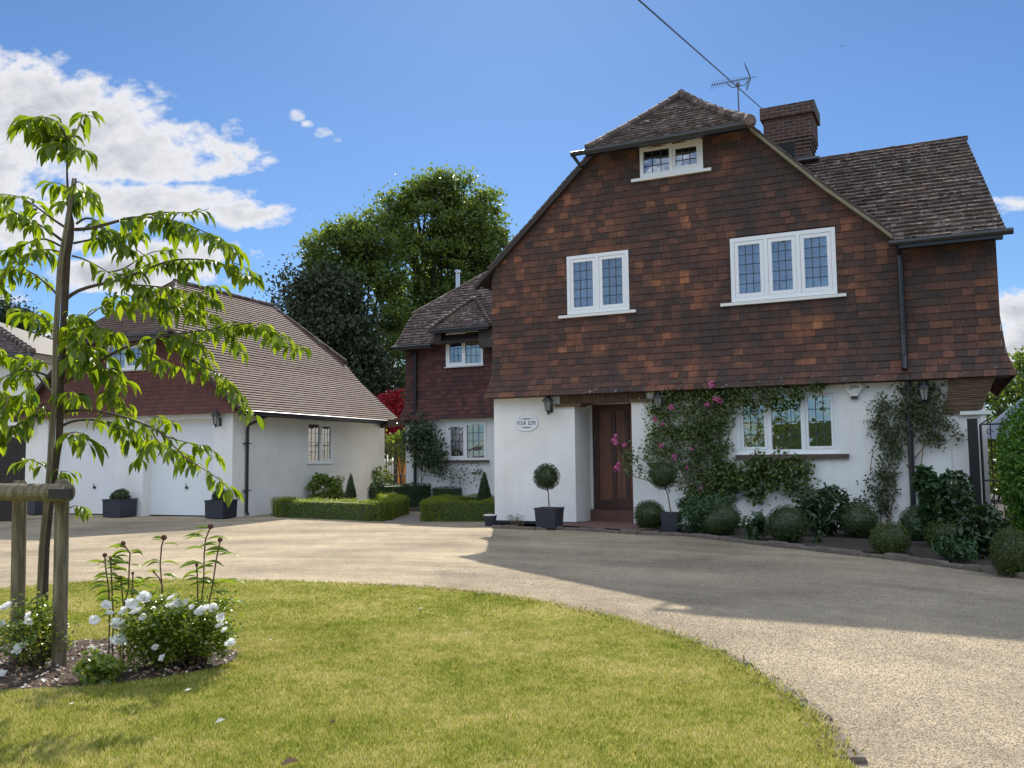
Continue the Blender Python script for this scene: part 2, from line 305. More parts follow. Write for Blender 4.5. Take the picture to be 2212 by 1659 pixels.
# ------------------------------------------------------------------ mesh builder
ORG = {}
class MB:
    def __init__(s, fr=None): s.fr = fr or WF; s.V = []; s.Fc = []; s.n = 0; s.raw = False
    def add(s, vs, fs, mi=0, tr=True):
        vs = np.asarray(vs, float).reshape(-1, 3)
        if tr and s.fr is not WF: vs = s.fr.T(vs)
        fs = [fs] if isinstance(fs, np.ndarray) else s._grp(fs)
        for a in fs: s.Fc.append((a+s.n, mi))
        s.V.append(vs); s.n += len(vs)
    def _grp(s, fs):
        d = {}
        for f in fs: d.setdefault(len(f), []).append(f)
        return [np.array(x, int) for x in d.values()]
    def hexa(s, p, mi=0):   # p: 8 pts, bottom 4 (ccw), top 4
        s.add(p, [(0, 3, 2, 1), (4, 5, 6, 7), (0, 1, 5, 4), (1, 2, 6, 5), (2, 3, 7, 6), (3, 0, 4, 7)], mi)
    def box(s, a, b, mi=0):
        x0, y0, z0 = a; x1, y1, z1 = b
        s.hexa([(x0, y0, z0), (x1, y0, z0), (x1, y1, z0), (x0, y1, z0), (x0, y0, z1), (x1, y0, z1), (x1, y1, z1), (x0, y1, z1)], mi)
    def tube(s, pts, rad, n=8, mi=0, cap=True):
        pts = [np.array(p, float) for p in pts]; m = len(pts)
        rad = [rad]*m if isinstance(rad, (int, float)) else rad
        vs = []; up = None
        for i in range(m):
            d = pts[min(i+1, m-1)]-pts[max(i-1, 0)]; d /= (np.linalg.norm(d)+1e-9)
            if up is None: up = np.array([0, 0, 1.]) if abs(d[2]) < .9 else np.array([1., 0, 0])
            a = np.cross(d, up); a /= (np.linalg.norm(a)+1e-9); b = np.cross(a, d); up = b
            for k in range(n):
                th = 2*math.pi*k/n; vs.append(pts[i]+rad[i]*(a*math.cos(th)+b*math.sin(th)))
        fs = [(i*n+k, i*n+(k+1) % n, (i+1)*n+(k+1) % n, (i+1)*n+k) for i in range(m-1) for k in range(n)]
        if cap: fs += [tuple(range(n-1, -1, -1)), tuple((m-1)*n+k for k in range(n))]
        s.add(vs, fs, mi)
    def lathe(s, c, prof, n=16, mi=0, sc=(1, 1)):   # prof [(r,z)]
        c = np.array(c, float)
        vs = [c+np.array([r*math.cos(2*math.pi*k/n)*sc[0], r*math.sin(2*math.pi*k/n)*sc[1], z]) for r, z in prof for k in range(n)]
        m = len(prof); fs = [(i*n+k, i*n+(k+1) % n, (i+1)*n+(k+1) % n, (i+1)*n+k) for i in range(m-1) for k in range(n)]
        fs += [tuple(range(n-1, -1, -1)), tuple((m-1)*n+k for k in range(n))]
        s.add(vs, fs, mi)
    def cards(s, P, size, nrm=None, jit=1.0, asp=.5, mi=0, fold=0.0, down=0.0, rng=RNG):
        """leaf-sized folded diamonds at world points P"""
        n = len(P)
        if n == 0: return
        size = np.broadcast_to(np.asarray(size, float), (n,))*rng.uniform(.7, 1.3, n)
        r = rng.normal(size=(n, 3)); r /= np.linalg.norm(r, axis=1)[:, None]
        nn = r if nrm is None else nrm+r*jit
        nn = nn/np.linalg.norm(nn, axis=1)[:, None]
        t = rng.normal(size=(n, 3)); t[:, 2] -= down*2
        a = t-(t*nn).sum(1)[:, None]*nn; a /= (np.linalg.norm(a, axis=1)[:, None]+1e-9)
        b = np.cross(nn, a)
        L = a*size[:, None]*.5; W = b*(size*asp*.5)[:, None]; U = nn*(size*asp*fold)[:, None]
        v = np.stack([P-L, P+W+U-L*.15, P+L, P-W+U-L*.15], 1).reshape(-1, 3)
        i = np.arange(n)*4
        if fold: f = np.concatenate([np.stack([i, i+1, i+2], 1), np.stack([i, i+2, i+3], 1)])
        else: f = np.stack([i, i+1, i+2, i+3], 1)
        s.add(v, f, mi, tr=False)
    def build(s, name, mats, parent=None, loc=None, smooth=False):
        me = bpy.data.meshes.new(name)
        V = np.concatenate(s.V) if s.V else np.zeros((0, 3))
        if parent is not None: L = ORG[parent.name]
        else: L = np.array(loc, float) if loc is not None else np.array([V[:, 0].mean(), V[:, 1].mean(), V[:, 2].min()])
        V = V-L
        me.vertices.add(len(V)); me.vertices.foreach_set('co', V.astype(np.float32).ravel())
        li = []; ls = []; lt = []; mi = []; k = 0
        for a, m_ in s.Fc:
            li.append(a.ravel()); c = a.shape[1]; ls.append(k+np.arange(len(a))*c); lt.append(np.full(len(a), c)); mi.append(np.full(len(a), m_)); k += a.size
        li = np.concatenate(li); ls = np.concatenate(ls); lt = np.concatenate(lt); mi = np.concatenate(mi)
        me.loops.add(len(li)); me.loops.foreach_set('vertex_index', li.astype(np.int32))
        me.polygons.add(len(ls)); me.polygons.foreach_set('loop_start', ls.astype(np.int32)); me.polygons.foreach_set('loop_total', lt.astype(np.int32))
        mats = [mats] if isinstance(mats, str) else mats
        for x in mats: me.materials.append(MATS[x])
        me.polygons.foreach_set('material_index', mi.astype(np.int32))
        me.polygons.foreach_set('use_smooth', np.full(len(ls), bool(smooth)))
        me.update(calc_edges=True)
        ob = bpy.data.objects.new(name, me); SC.collection.objects.link(ob)
        if parent is not None: ob.parent = parent; ORG[ob.name] = L
        else: ob.location = L; ORG[ob.name] = L
        return ob
def tag(o, label=None, cat=None, group=None, kind=None):
    if label: o['label'] = label
    if cat: o['category'] = cat
    if group: o['group'] = group
    if kind: o['kind'] = kind
    return o
def thing(name, loc, label, cat, group=None):
    o = bpy.data.objects.new(name, None); SC.collection.objects.link(o); o.empty_display_size = .2
    o.location = loc; ORG[o.name] = np.array(loc, float); return tag(o, label, cat, group)
def copy_tree(o, parent=None):
    c = o.copy(); SC.collection.objects.link(c); c.parent = parent; ORG[c.name] = ORG[o.name]
    for ch in list(o.children): copy_tree(ch, c)
    return c

# ---- building helpers
def interp(pts):
    xs = [p[0] for p in pts]; ys = [p[1] for p in pts]
    return lambda x: float(np.interp(x, xs, ys))
def wall(mb, v0, v1, zs, L, R, holes=(), mi=0, axis='u', skip=()):
    br = sorted(set([round(z, 4) for z in zs]+[z for h in holes for z in (h[2], h[3]) if min(zs) < z < max(zs)]))
    for za, zb in zip(br[:-1], br[1:]):
        zm = (za+zb)/2; cuts = sorted([(h[0], h[1]) for h in holes if h[2] <= zm <= h[3]])
        e = 1e-4; segs = []; cl_, cl2 = L(za+e), L(zb-e)
        for a, b in cuts: segs.append((cl_, cl2, a, a)); cl_ = cl2 = b
        segs.append((cl_, cl2, R(za+e), R(zb-e)))
        for a0, a1, b0, b1 in segs:
            if b0-a0 < .002 and b1-a1 < .002: continue
            if axis == 'u': p = [(a0, v0, za), (b0, v0, za), (b0, v1, za), (a0, v1, za), (a1, v0, zb), (b1, v0, zb), (b1, v1, zb), (a1, v1, zb)]
            else: p = [(v0, a0, za), (v1, a0, za), (v1, b0, za), (v0, b0, za), (v0, a1, zb), (v1, a1, zb), (v1, b1, zb), (v0, b1, zb)]
            mb.hexa(p, mi)
def tiles(mb, pt, h0, h1, e, w, th, L, R, holes=(), mi=0, jit=1.0, missing=0):
    """courses of separate tiles; pt(a,h,off) gives the point"""
    k = 0; h = h0
    while h < h1-1e-3:
        ht = min(h+e, h1); hl = h-e*.12; he = h+1e-3
        l0, l1, r0, r1 = L(he), L(ht), R(he), R(ht)
        a = min(l0, l1)-random.uniform(0, w)*(.5 if k % 2 else 0)-(w/2 if k % 2 else 0)
        sag = [random.gauss(0, .0025*jit) for _ in range(3)]
        while a < max(r0, r1):
            b = a+w*random.uniform(.985, 1.0)-.002
            blocks = [(max(a, l0), min(b, r0), max(a, l1), min(b, r1))]
            for ha, hb, hz0, hz1 in holes:
                if hz0 < h+e*.5 < hz1:
                    nb = []
                    for x in blocks:
                        if x[1] <= ha or x[0] >= hb: nb.append(x)
                        else:
                            if x[0] < ha: nb.append((x[0], ha, min(x[2], ha), ha))
                            if x[1] > hb: nb.append((hb, x[1], hb, max(x[3], hb)))
                    blocks = nb
            for b0, b1, t0, t1 in blocks:
                if b1-b0 < .012 and t1-t0 < .012: continue
                if t1 < t0: t1 = t0
                if b1 < b0: b1 = b0
                o1 = th+random.uniform(-.003, .005)*jit; o2 = th*.25+.002; dz = random.uniform(-.003, .003)*jit
                tl = random.uniform(-.004, .004)*jit
                A = pt(b0, hl+dz, o1+tl); B = pt(b1, hl+dz+random.uniform(-.002, .002)*jit, o1-tl); C = pt(t1, ht, o2); D = pt(t0, ht, o2)
                A2 = pt(b0, hl+dz, -.004); B2 = pt(b1, hl+dz, -.004); C2 = pt(t1, ht, -.004); D2 = pt(t0, ht, -.004)
                mb.add([A, B, C, D, A2, B2, C2, D2], [(0, 1, 2, 3), (4, 5, 1, 0), (5, 6, 2, 1), (7, 4, 0, 3)], mi)
            a += w
        h += e; k += 1
def curve(prof):
    """profile [(x,z)] eave->ridge; returns length and f(h)->(x,z,nx,nz); normal points to the side of -x travel"""
    P = [np.array(p, float) for p in prof]; L = [0.0]
    for a, b in zip(P[:-1], P[1:]): L.append(L[-1]+float(np.linalg.norm(b-a)))
    def f(h):
        hc = min(max(h, 0), L[-1]); i = max(0, min(len(P)-2, int(np.searchsorted(L, hc, side='right'))-1)); d = (P[i+1]-P[i])/(L[i+1]-L[i]); p = P[i]+d*(h-L[i])
        n = np.array([-d[1], d[0]]);  n = n if n[1] > 0 else -n
        if abs(n[1]) < 1e-3: n = np.array([-1., 0])
        return p[0], p[1], n[0], n[1]
    return L[-1], f
def roof(mb, prof, axis, L, R, e=.1, w=.165, th=.016, do_tiles=True, mi=0, board=1, jit=1.0, bt=.05, h0=0.0):
    """axis 'v': courses run along v (profile in u,z); axis 'u': courses run along u (profile in v,z). L,R are functions of arc length."""
    ln, f = curve(prof)
    def pt(a, h, off):
        x, z, nx, nz = f(h); x += nx*off; z += nz*off
        return (x, a, z) if axis == 'v' else (a, x, z)
    m = max(2, int(ln/.35)+1)
    hs = list(np.linspace(0, ln, m))
    for ha, hb in zip(hs[:-1], hs[1:]):
        p = [pt(L(ha), ha, -bt), pt(R(ha), ha, -bt), pt(R(ha), ha, -.005), pt(L(ha), ha, -.005), pt(L(hb), hb, -bt), pt(R(hb), hb, -bt), pt(R(hb), hb, -.005), pt(L(hb), hb, -.005)]
        mb.hexa(p, board)
    if do_tiles: tiles(mb, pt, h0, ln, e, w, th, L, R, (), mi, jit)
    return ln, pt
def ridge(mb, p0, p1, r=.09, seg=.3, mi=0, n=8, sag=0.0):
    p0 = np.array(p0, float); p1 = np.array(p1, float); d = p1-p0; ln = np.linalg.norm(d); k = max(1, int(round(ln/seg)))
    for i in range(k):
        a = p0+d*(i/k); b = p0+d*((i+1)/k+.012)
        if sag:
            a = a-np.array([0, 0, sag*math.sin(math.pi*i/k)]); b = b-np.array([0, 0, sag*math.sin(math.pi*(i+1)/k)])
        rr = r*random.uniform(.95, 1.05); mb.tube([a, b], [rr*1.06, rr*.94], n, mi)
def gutter(mb, p0, p1, r=.055, mi=0): mb.tube([p0, p1], r, 8, mi)
def window(parent, fr, u0, u1, z0, z1, v, cas, sill=None, lead=(3, 5), fw=.055, cw=.05, glass='window_glass', curt=None, curtfrac=1.0, fixed=(), leadmat='lead', lw=.007, label=None):
    """cas: relative widths of casements. frame stands 2 cm proud of v"""
    mb = MB(fr); d0, d1 = v-.02, v+.06
    mb.box((u0, d0, z0), (u1, d1, z0+fw)); mb.box((u0, d0, z1-fw), (u1, d1, z1)); mb.box((u0, d0, z0+fw), (u0+fw, d1, z1-fw)); mb.box((u1-fw, d0, z0+fw), (u1, d1, z1-fw))
    tot = sum(cas); iw = u1-u0-2*fw; x = u0+fw; cs = []
    for i, c in enumerate(cas):
        xe = x+iw*c/tot
        a, b = x, xe
        if i: a += fw*.5
        if i < len(cas)-1: b -= fw*.5; mb.box((b, d0, z0+fw), (b+fw, d1, z1-fw))
        cs.append((a, b)); x = xe
    w_ = mb.build('window', 'white_upvc', parent)
    if label: w_['label'] = label
    for i, (a, b) in enumerate(cs):
        za, zb = z0+fw, z1-fw; c = 0.0 if i in fixed else cw
        if c:
            mb = MB(fr); q0, q1 = v-.012, v+.045; g = .004
            mb.box((a+g, q0, za+g), (b-g, q1, za+c)); mb.box((a+g, q0, zb-c), (b-g, q1, zb-g)); mb.box((a+g, q0, za+c), (a+c, q1, zb-c)); mb.box((b-c, q0, za+c), (b-g, q1, zb-c))
            mb.build('casement', 'white_upvc', w_)
        mb = MB(fr); ga, gb, gz0, gz1 = a+c, b-c, za+c, zb-c
        tilt = random.uniform(-.004, .004)
        mb.add([(ga, v+.02+tilt, gz0), (gb, v+.02-tilt, gz0), (gb, v+.02, gz1), (ga, v+.02, gz1)], [(0, 1, 2, 3)], 0)
        if lead:
            for k in range(1, lead[0]): q = ga+(gb-ga)*k/lead[0]; mb.box((q-lw, v+.012, gz0), (q+lw, v+.017, gz1), 1)
            for k in range(1, lead[1]): q = gz0+(gz1-gz0)*k/lead[1]; mb.box((ga, v+.0105, q-lw), (gb, v+.0115, q+lw), 1)
        mb.build('pane', [glass, leadmat], w_)
    if sill:
        s0, s1, sh, sp, sm = sill
        mb = MB(fr); mb.hexa([(s0, v-sp, z0-sh), (s1, v-sp, z0-sh), (s1, v+.05, z0-sh), (s0, v+.05, z0-sh), (s0, v-sp, z0-.015), (s1, v-sp, z0-.015), (s1, v+.05, z0-.001), (s0, v+.05, z0-.001)])
        mb.build('sill', sm, w_)
    if curt:
        for (ca, cb, cm) in curt:
            mb = MB(fr); a = u0+fw+(u1-u0-2*fw)*ca; b = u0+fw+(u1-u0-2*fw)*cb; k = max(4, int((b-a)/.02)); zt = z1-fw; zb_ = z1-fw-(z1-z0-2*fw)*curtfrac
            vs = []
            for i in range(k+1):
                q = a+(b-a)*i/k; dd = v+.11+.018*math.sin(i*1.45)+.01*math.sin(i*.53+1)
                vs += [(q, dd, zb_), (q, dd, zt)]
            mb.add(vs, [(2*i, 2*i+2, 2*i+3, 2*i+1) for i in range(k)])
            mb.build('curtain', cm, w_, smooth=True)
    return w_
#MARK
# ------------------------------------------------------------------ ground
def poly_sheet(name, pts, z, m, kind='structure', sub=0):
    mb = MB(); mb.add([(p[0], p[1], z) for p in pts], [tuple(range(len(pts)))]); o = mb.build(name, m, loc=(0, 0, z)); tag(o, kind=kind); return o
poly_sheet('ground', [(-300, -150), (300, -150), (300, 600), (-300, 600)], -0.05, 'soil')
poly_sheet('driveway', [(-40, -12), (30, -12), (30, 9.0), (H.w(16, -4.9, 0)[0], H.w(16, -4.9, 0)[1]), tuple(G(2212, 1240)[:2]), tuple(G(2093, 1224)[:2]), tuple(G(1943, 1204)[:2]), tuple(G(1841, 1194)[:2]), tuple(G(1641, 1172)[:2]), tuple(G(1475, 1152)[:2]), tuple(G(1312, 1144)[:2]), tuple(G(1069, 1136)[:2]),
   (-.4, 19.6), (-1.0, 25), (-4.0, 30), (-30, 40), (-40, 40)], 0, 'gravel')
LAWN = [(1.40, 3.97), (1.45, 4.41), (1.48, 4.71), (1.46, 5.07), (1.42, 5.54), (1.34, 6.04), (1.20, 6.56), (.97, 7.06), (.79, 7.46), (.44, 7.97), (.04, 8.5), (-.46, 8.96), (-1.0, 9.31), (-1.72, 9.59), (-2.47, 9.86), (-3.65, 10.06), (-4.67, 10.03), (-5.41, 9.53), (-6.4, 9.0), (-8.0, 7.4), (-9, 5), (-9, 0), (-6, -3), (0, -2.5), (.9, .5), (1.35, 2.4)]
poly_sheet('lawn', LAWN, .012, 'lawn_ground')
BEDC, BEDR = (-3.15, 6.08), (1.28, .74)
poly_sheet('rose_bed_soil', [(BEDC[0]+BEDR[0]*math.cos(a)*(1+.05*math.sin(3*a)), BEDC[1]+BEDR[1]*math.sin(a)*(1+.06*math.cos(5*a))) for a in np.linspace(0, 2*math.pi, 40, endpoint=False)], .022, 'mulch')
bed = [tuple(G(x, y)[:2]) for x, y in ((1380, 1150), (1475, 1152), (1641, 1172), (1841, 1194), (1943, 1204), (2093, 1224), (2212, 1240))]
bed += [tuple(H.w(16, -4.9, 0)[:2]), tuple(H.w(16, 2, 0)[:2]), tuple(H.w(3.0, 0, 0)[:2])]
poly_sheet('border_soil', bed, .03, 'soil')
poly_sheet('porch_floor', [tuple(H.w(a, b, 0)[:2]) for a, b in ((1.3, -.62), (2.2, -.85), (3.5, -1.35), (3.7, -.9), (3.0, 0.02), (3.0, .95), (1.81, .95), (1.81, 0.02), (1.3, 0))], .045, 'porch_brick')
poly_sheet('brick_path', [tuple(G(*p)[:2]) for p in ((826, 1129), (921, 1128.5), (918, 1111), (862, 1111))], .006, 'path_brick')
poly_sheet('side_bed_soil', [tuple(H.w(a, b, 0)[:2]) for a, b in ((-5.4, 3.4), (-1.2, 2.2), (-.5, .4), (0, .4), (0, 5), (-5.4, 5))], .02, 'soil')
# ------------------------------------------------------------------ house
house = thing('house', H.w(0, 0, 0), 'large house with brown hung tiles above white rendered walls and an oak front door', 'house')
Lz = interp([(2.55, -.14), (2.75, -.07), (3.05, -.02), (5.1, -.02), (5.40, .12), (5.80, .52), (6.31, 1.12), (7.47, 2.36)])
Rz_ = interp([(2.55, 9.58), (2.72, 9.50), (3.0, 9.42), (3.6, 9.36), (4.95, 9.36)])
Rg = interp([(4.9, 7.96), (5.12, 7.76), (5.36, 7.52), (6.12, 6.70), (7.45, 5.44)])
Rz = lambda z: Rz_(z) if z < 4.93 else Rg(z)
W1 = (5.0, 6.86, 4.18, 5.38); W2 = (1.70, 3.01, 4.21, 5.40); W3 = (3.29, 4.54, 6.80, 7.40); WG = (5.0, 6.79, 1.36, 2.50)
mb = MB(H)
wall(mb, 0, .3, [0.06, 2.62], lambda z: 0.0, lambda z: 8.54, [(1.81, 3.0, 0, 2.42), WG])
wall(mb, .02, .3, [0.06, 1.97], lambda z: 8.54, lambda z: 9.08)
mb.box((0, .3, 0), (.3, 5.2, 2.62)); mb.box((8.8, .3, 0), (9.08, 6.2, 2.62)); mb.box((0, 5.9, 0), (8.8, 6.2, 2.62))
mb.box((1.6, .3, .0), (1.81, .98, 2.42)); mb.box((3.0, .3, 0), (3.2, .98, 2.42)); mb.box((1.81, .92, 2.42), (3.0, .98, 2.62))
wall(mb, 5.0, 5.3, [0, 2.52], lambda z: -5.4, lambda z: 0, [(-4.04, -2.81, 1.29, 2.32)])
mb.box((-5.4, 5.3, 0), (-5.1, 10.5, 2.52)); mb.box((-5.1, 10.2, 0), (0, 10.5, 2.52)); mb.box((8.6, .0, 1.97), (9.08, .3, 2.62))
mb.build('wall', 'white_render', house)
mb = MB(H); mb.box((-.01, -.012, 0), (1.82, .2, .058)); mb.box((2.99, -.012, 0), (9.08, .2, .058)); mb.build('plinth', 'black_plastic', house)
# timber backing of upper storeys
mb = MB(H)
wall(mb, .02, .2, [2.62, 3.05, 4.93, 4.931, 5.12, 5.36, 5.80, 6.12, 6.7, 7.46], lambda z: Lz(z)+.05, lambda z: Rz(z)-.06, [W1, W2, W3])
wall(mb, 5.02, 5.2, [2.5, 4.9], lambda z: -5.38, lambda z: 0, [(-4.04, -2.87, 3.89, 4.88)])
mb.box((0, .2, 2.62), (.15, 5.2, 5.2)); mb.box((9.1, .05, 2.62), (9.3, 6.2, 4.93)); mb.box((0, 6.0, 2.62), (9.3, 6.2, 4.9)); mb.box((-5.38, 5.2, 2.5), (-5.2, 10.5, 4.6)); mb.box((-5.2, 10.3, 2.5), (0, 10.5, 4.6))
mb.box((0.3, 5.0, 0.0), (0.45, 5.9, 5.0))
mb.build('inner_wall', 'hung_tile_dark', house)
mb = MB(H); mb.box((-.1, -.2, 2.565), (9.45, .0, 2.585)); mb.box((-5.4, 4.86, 2.44), (0, 5.0, 2.455)); mb.build('soffit', 'dark_timber', house)
mb = MB(H); mb.box((.3, 2.2, .05), (8.8, 2.3, 4.9)); mb.box((.3, .2, 2.62), (9.0, 6, 2.7)); mb.box((.3,.35,5.6),(7.0,6,5.66)); mb.box((1.6, 1.6, 5.7), (6, 1.7, 7.6)); mb.box((-5.1, 6.6, 0), (0, 6.7, 5)); mb.box((3.25,.3,0.05),(3.3,2.2,2.6)); mb.build('dark_backing', 'dark_void', house)  # black panels added inside so the windows look dark
# hung tiles
prof = [(-.24, 2.585), (-.13, 2.80), (-.05, 3.05), (-.01, 3.35), (0, 3.62), (0, 7.47)]
ln, f = curve(prof); zo = ln-7.47
zf = lambda h: f(h)[1]
mb = MB(H)
def ptf(a, h, off): x, z, nx, nz = f(h); return (a, x+nx*off, z+nz*off)
tiles(mb, ptf, 0, ln, .131, .184, .021, lambda h: Lz(zf(h)), lambda h: Rz(zf(h)), [(w[0]-.01, w[1]+.01, w[2]+zo-.02, w[3]+zo+.02) for w in (W1, W2, W3)])
mb.build('hung_tiles', 'hung_tile', house)
p2_ = [(4.82, 2.44), (4.93, 2.75), (4.985, 3.1), (4.99, 4.9)]; ln2, f2 = curve(p2_)
mb = MB(H)
def pt2(a, h, off): x, z, nx, nz = f2(h); return (a, x+nx*off, z+nz*off)
L2 = interp([(2.44, -5.52), (2.8, -5.43), (3.2, -5.40), (5, -5.40)])
tiles(mb, pt2, 0, ln2, .12, .17, .017, lambda h: L2(f2(h)[1]), lambda h: -.0 if f2(h)[1] < 4.6 else -2.4, [(-4.05, -2.86, 3.86+ln2-4.9, 4.9+ln2-4.9), (-5.6, -4.35, 4.6+ln2-4.9, 9)])
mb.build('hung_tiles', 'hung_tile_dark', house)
mb = MB(H)     # tiled return wall of the right end
pe = [(0.0, 2.6), (.0, 4.9)]
def pt3(a, h, off): return (9.31+off+max(0, .22-h)*.9*(1 if h < .22 else 0), a, 2.6+h)
tiles(mb, pt3, 0, 2.3, .131, .184, .02, lambda h: .0, lambda h: 6.2); mb.build('hung_tiles', 'hung_tile', house)
# corbel of creasing tiles under the right end, soldier course over the door
mb = MB(H); z = 1.985; k = 0
while z < 2.585:
    ff = (z-1.985)/.6; x0 = 8.42+.12*min(1, ff*1.6); x1 = 9.0+.25*ff; x = x0-random.uniform(0, .1)
    while x < x1:
        xe = x+.2; mb.box((max(x, x0), -.015-.16*ff-random.uniform(0, .012), z), (min(xe, x1), .1, z+.024)); x = xe+.003
    z += .030
mb.build('corbel', 'crease_tile', house)
mb = MB(H); x = 1.51
while x < 3.30:
    mb.box((x, -.03-random.uniform(0, .012), 2.41), (x+.018, .2, 2.615)); x += .0265
mb.build('lintel', 'crease_tile', house)
mb = MB(H); mb.box((1.52, -.012, 2.415), (3.29, .29, 2.61)); mb.build('lintel_mortar', 'dark_timber', house)
for a, b, z0, z1 in ((1.41, 1.97, 2.345, 2.405), (3.0, 3.56, 2.385, 2.445)):
    mb = MB(H)
    for i in range(3):
        h = (z1-z0)/3; mb.box((a-random.uniform(0, .012), -.06-random.uniform(0, .012), z0+h*i+.003), (b+random.uniform(0, .012), .28, z0+h*(i+1)))
    mb.build('lintel_pad', 'crease_tile', house)
mb = MB(H); mb.box((8.70, -.05, 1.97), (9.16, .3, 2.03)); mb.box((8.98, -.03, 2.03), (9.07, .02, 2.30)); mb.box((9.0, -.02, .5), (9.08, .019, 1.97)); mb.build('coping', 'white_paint', house)
# porch, door
mb = MB(H); mb.box((1.78, .78, .045), (3.0, .93, .265)); mb.build('door_step', 'porch_brick', house)
mb = MB(H); mb.box((1.81, .86, .27), (1.855, .92, 2.42)); mb.box((2.87, .86, .27), (3.0, .92, 2.42)); mb.build('door_frame', 'white_paint', house)
mb = MB(H); d0, d1 = 1.86, 2.865; dw = d1-d0
mb.box((d0, .90, .27), (d1, .95, 2.415))
for i in range(5):
    a = d0+dw*i/5; mb.box((a+.004, .892, .275), (a+dw/5-.004, .90, 2.41))
for a, b in ((0, .13), (.42, .50), (.70, .78), (.94, 1)): mb.box((d0+dw*a, .864, .275), (d0+dw*b, .892, 2.41), 1)
mb.box((d0+.1, .868, .275), (d1, .892, .46), 1); mb.box((d0+.1, .870, 2.28), (d1-.06, .892, 2.40), 1); mb.box((d0+dw*.50, .862, .46), (d0+dw*.70, .8915, .50), 1)
door = mb.build('door', ['oak_brown', 'oak_dark'], house)
for r_ in range(6):
    for c_ in (.07, .46, .74): mb = MB(H); mb.lathe((d0+dw*c_, .860, .62+r_*.31), [(.012, -.006), (.016, 0), (.008, .006)], 8); mb.build('stud', 'black_iron', door)
mb = MB(H); kx, kz = H.P(1341.6, 967.8, .86)
vs = [(kx+.045*math.cos(a), .845, kz+.06*math.sin(a)) for a in np.linspace(0, 2*math.pi, 17)]; mb.tube(vs, .009, 6, 0, False); mb.box((kx-.02, .852, kz+.03), (kx+.02, .868, kz+.10)); mb.build('handle', 'black_iron', door)
# windows
window(house, H, *W1, 0.0, (1, 1, 1), (4.80, 7.01, .07, .07, 'white_paint'), (3, 5), .075, .07, curt=[(0.0, 1.0, 'curtain')])
window(house, H, *W2, 0.0, (1, 1), (1.52, 3.15, .07, .07, 'white_paint'), (3, 5), .07, .065, curt=[(0.0, .5, 'curtain'), (.5, 1.0, 'curtain_cream')])
window(house, H, *W3, 0.0, (1, 1), (3.12, 4.70, .07, .07, 'white_paint'), (3, 3), .07, .05, fixed=(0,))
window(house, H, *WG, 0.06, (1, 1.15, 1.02), (4.99, 6.94, .085, .13, 'clay_pot'), (3, 4), .08, .05, fixed=(1,), lw=.006)
window(house, H, -4.04, -2.87, 3.89, 4.88, 4.97, (1, 1), (-4.08, -2.83, .03, .06, 'white_upvc'), (3, 4), .06, .05, fixed=(1,), curt=[(.5, 1.0, 'curtain_cream')])
window(house, H, -4.04, -2.81, 1.29, 2.32, 5.0, (1, 1.05), (-4.1, -2.72, .06, .09, 'clay_pot'), (3, 4), .06, .05, fixed=(1,), curt=[(0, .42, 'curtain')], curtfrac=.75)
# roofs
def zlerp(prof, zk, a_lo, a_hi, zt):
    l_, g_ = curve(prof)
    return lambda h: a_lo if g_(h)[1] <= zk else a_lo+(a_hi-a_lo)*(g_(h)[1]-zk)/(zt-zk)
GL = [(-.36, 5.03), (.12, 5.45), (1.12, 6.36), (2.37, 7.50), (3.88, 8.74)]; GR = [(7.84, 5.10), (7.52, 5.42), (6.70, 6.18), (5.46, 7.47), (3.88, 8.74)]
mb = MB(H)
roof(mb, GL, 'v', zlerp(GL, 7.46, -.11, 1.05, 8.74), lambda h: 8.0, do_tiles=False, e=.13)
roof(mb, [(-.05, 5.33), (.12, 5.48), (1.12, 6.39), (2.37, 7.53)], 'v', lambda h: -.13, lambda h: .5, .13, .2, .02)
roof(mb, GR, 'v', zlerp(GR, 7.46, -.11, 1.05, 8.74), lambda h: 8.0, do_tiles=False)
roof(mb, GR[:4], 'v', lambda h: -.13, lambda h: .7, .13, .2, .02)
HP = [(-.36, 7.42), (-.1, 7.62), (1.05, 8.74)]
lnh, fh = curve(HP)
roof(mb, HP, 'u', lambda h: 2.34+(3.88-2.34)*h/lnh, lambda h: 5.50-(5.50-3.88)*h/lnh, .115, .17, .036, jit=1.6)
RW = [(-.27, 4.94), (-.02, 5.14), (2.9, 7.56)]; lnr, fr_ = curve(RW)
vl = interp([(4.9, 7.86), (5.10, 7.80), (5.42, 7.48), (6.18, 6.66), (7.47, 5.42), (7.7, 5.2)])
roof(mb, RW, 'u', lambda h: vl(fr_(h)[1]), lambda h: 9.50-.42*h/lnr, .158, .175, .058, jit=2.6)
roof(mb, [(6.3, 4.94), (2.9, 7.56)], 'u', lambda h: vl(fr_(h)[1]), lambda h: 9.50-.42*h/lnr, do_tiles=False)
LWp = [(4.66, 4.53), (4.86, 4.69), (5.67, 5.60), (7.4, 7.5)]; lnl, fl = curve(LWp)
Ll = zlerp(LWp, 5.6, -5.58, -2.7, 7.5)
l0 = next(h for h in np.linspace(0, lnl, 400) if fl(h)[1] > 4.98)
_ln, _pt = roof(mb, LWp, 'u', Ll, lambda h: .15, do_tiles=False, h0=0)
tiles(mb, _pt, 0, lnl, .125, .17, .044, Ll, lambda h: min(.15, .1), [(-4.28, -2.5, 0, l0)], 0, 1.8)
roof(mb, [(10.8, 4.53), (7.4, 7.5)], 'u', Ll, lambda h: .3, do_tiles=False)
DF = [(4.60, 4.92), (4.72, 5.0), (5.5, 5.85)]; lnd, fd = curve(DF)
roof(mb, DF, 'u', lambda h: -4.38+.98*h/lnd, lambda h: -2.42-.98*h/lnd, .105, .165, .034, jit=1.5)
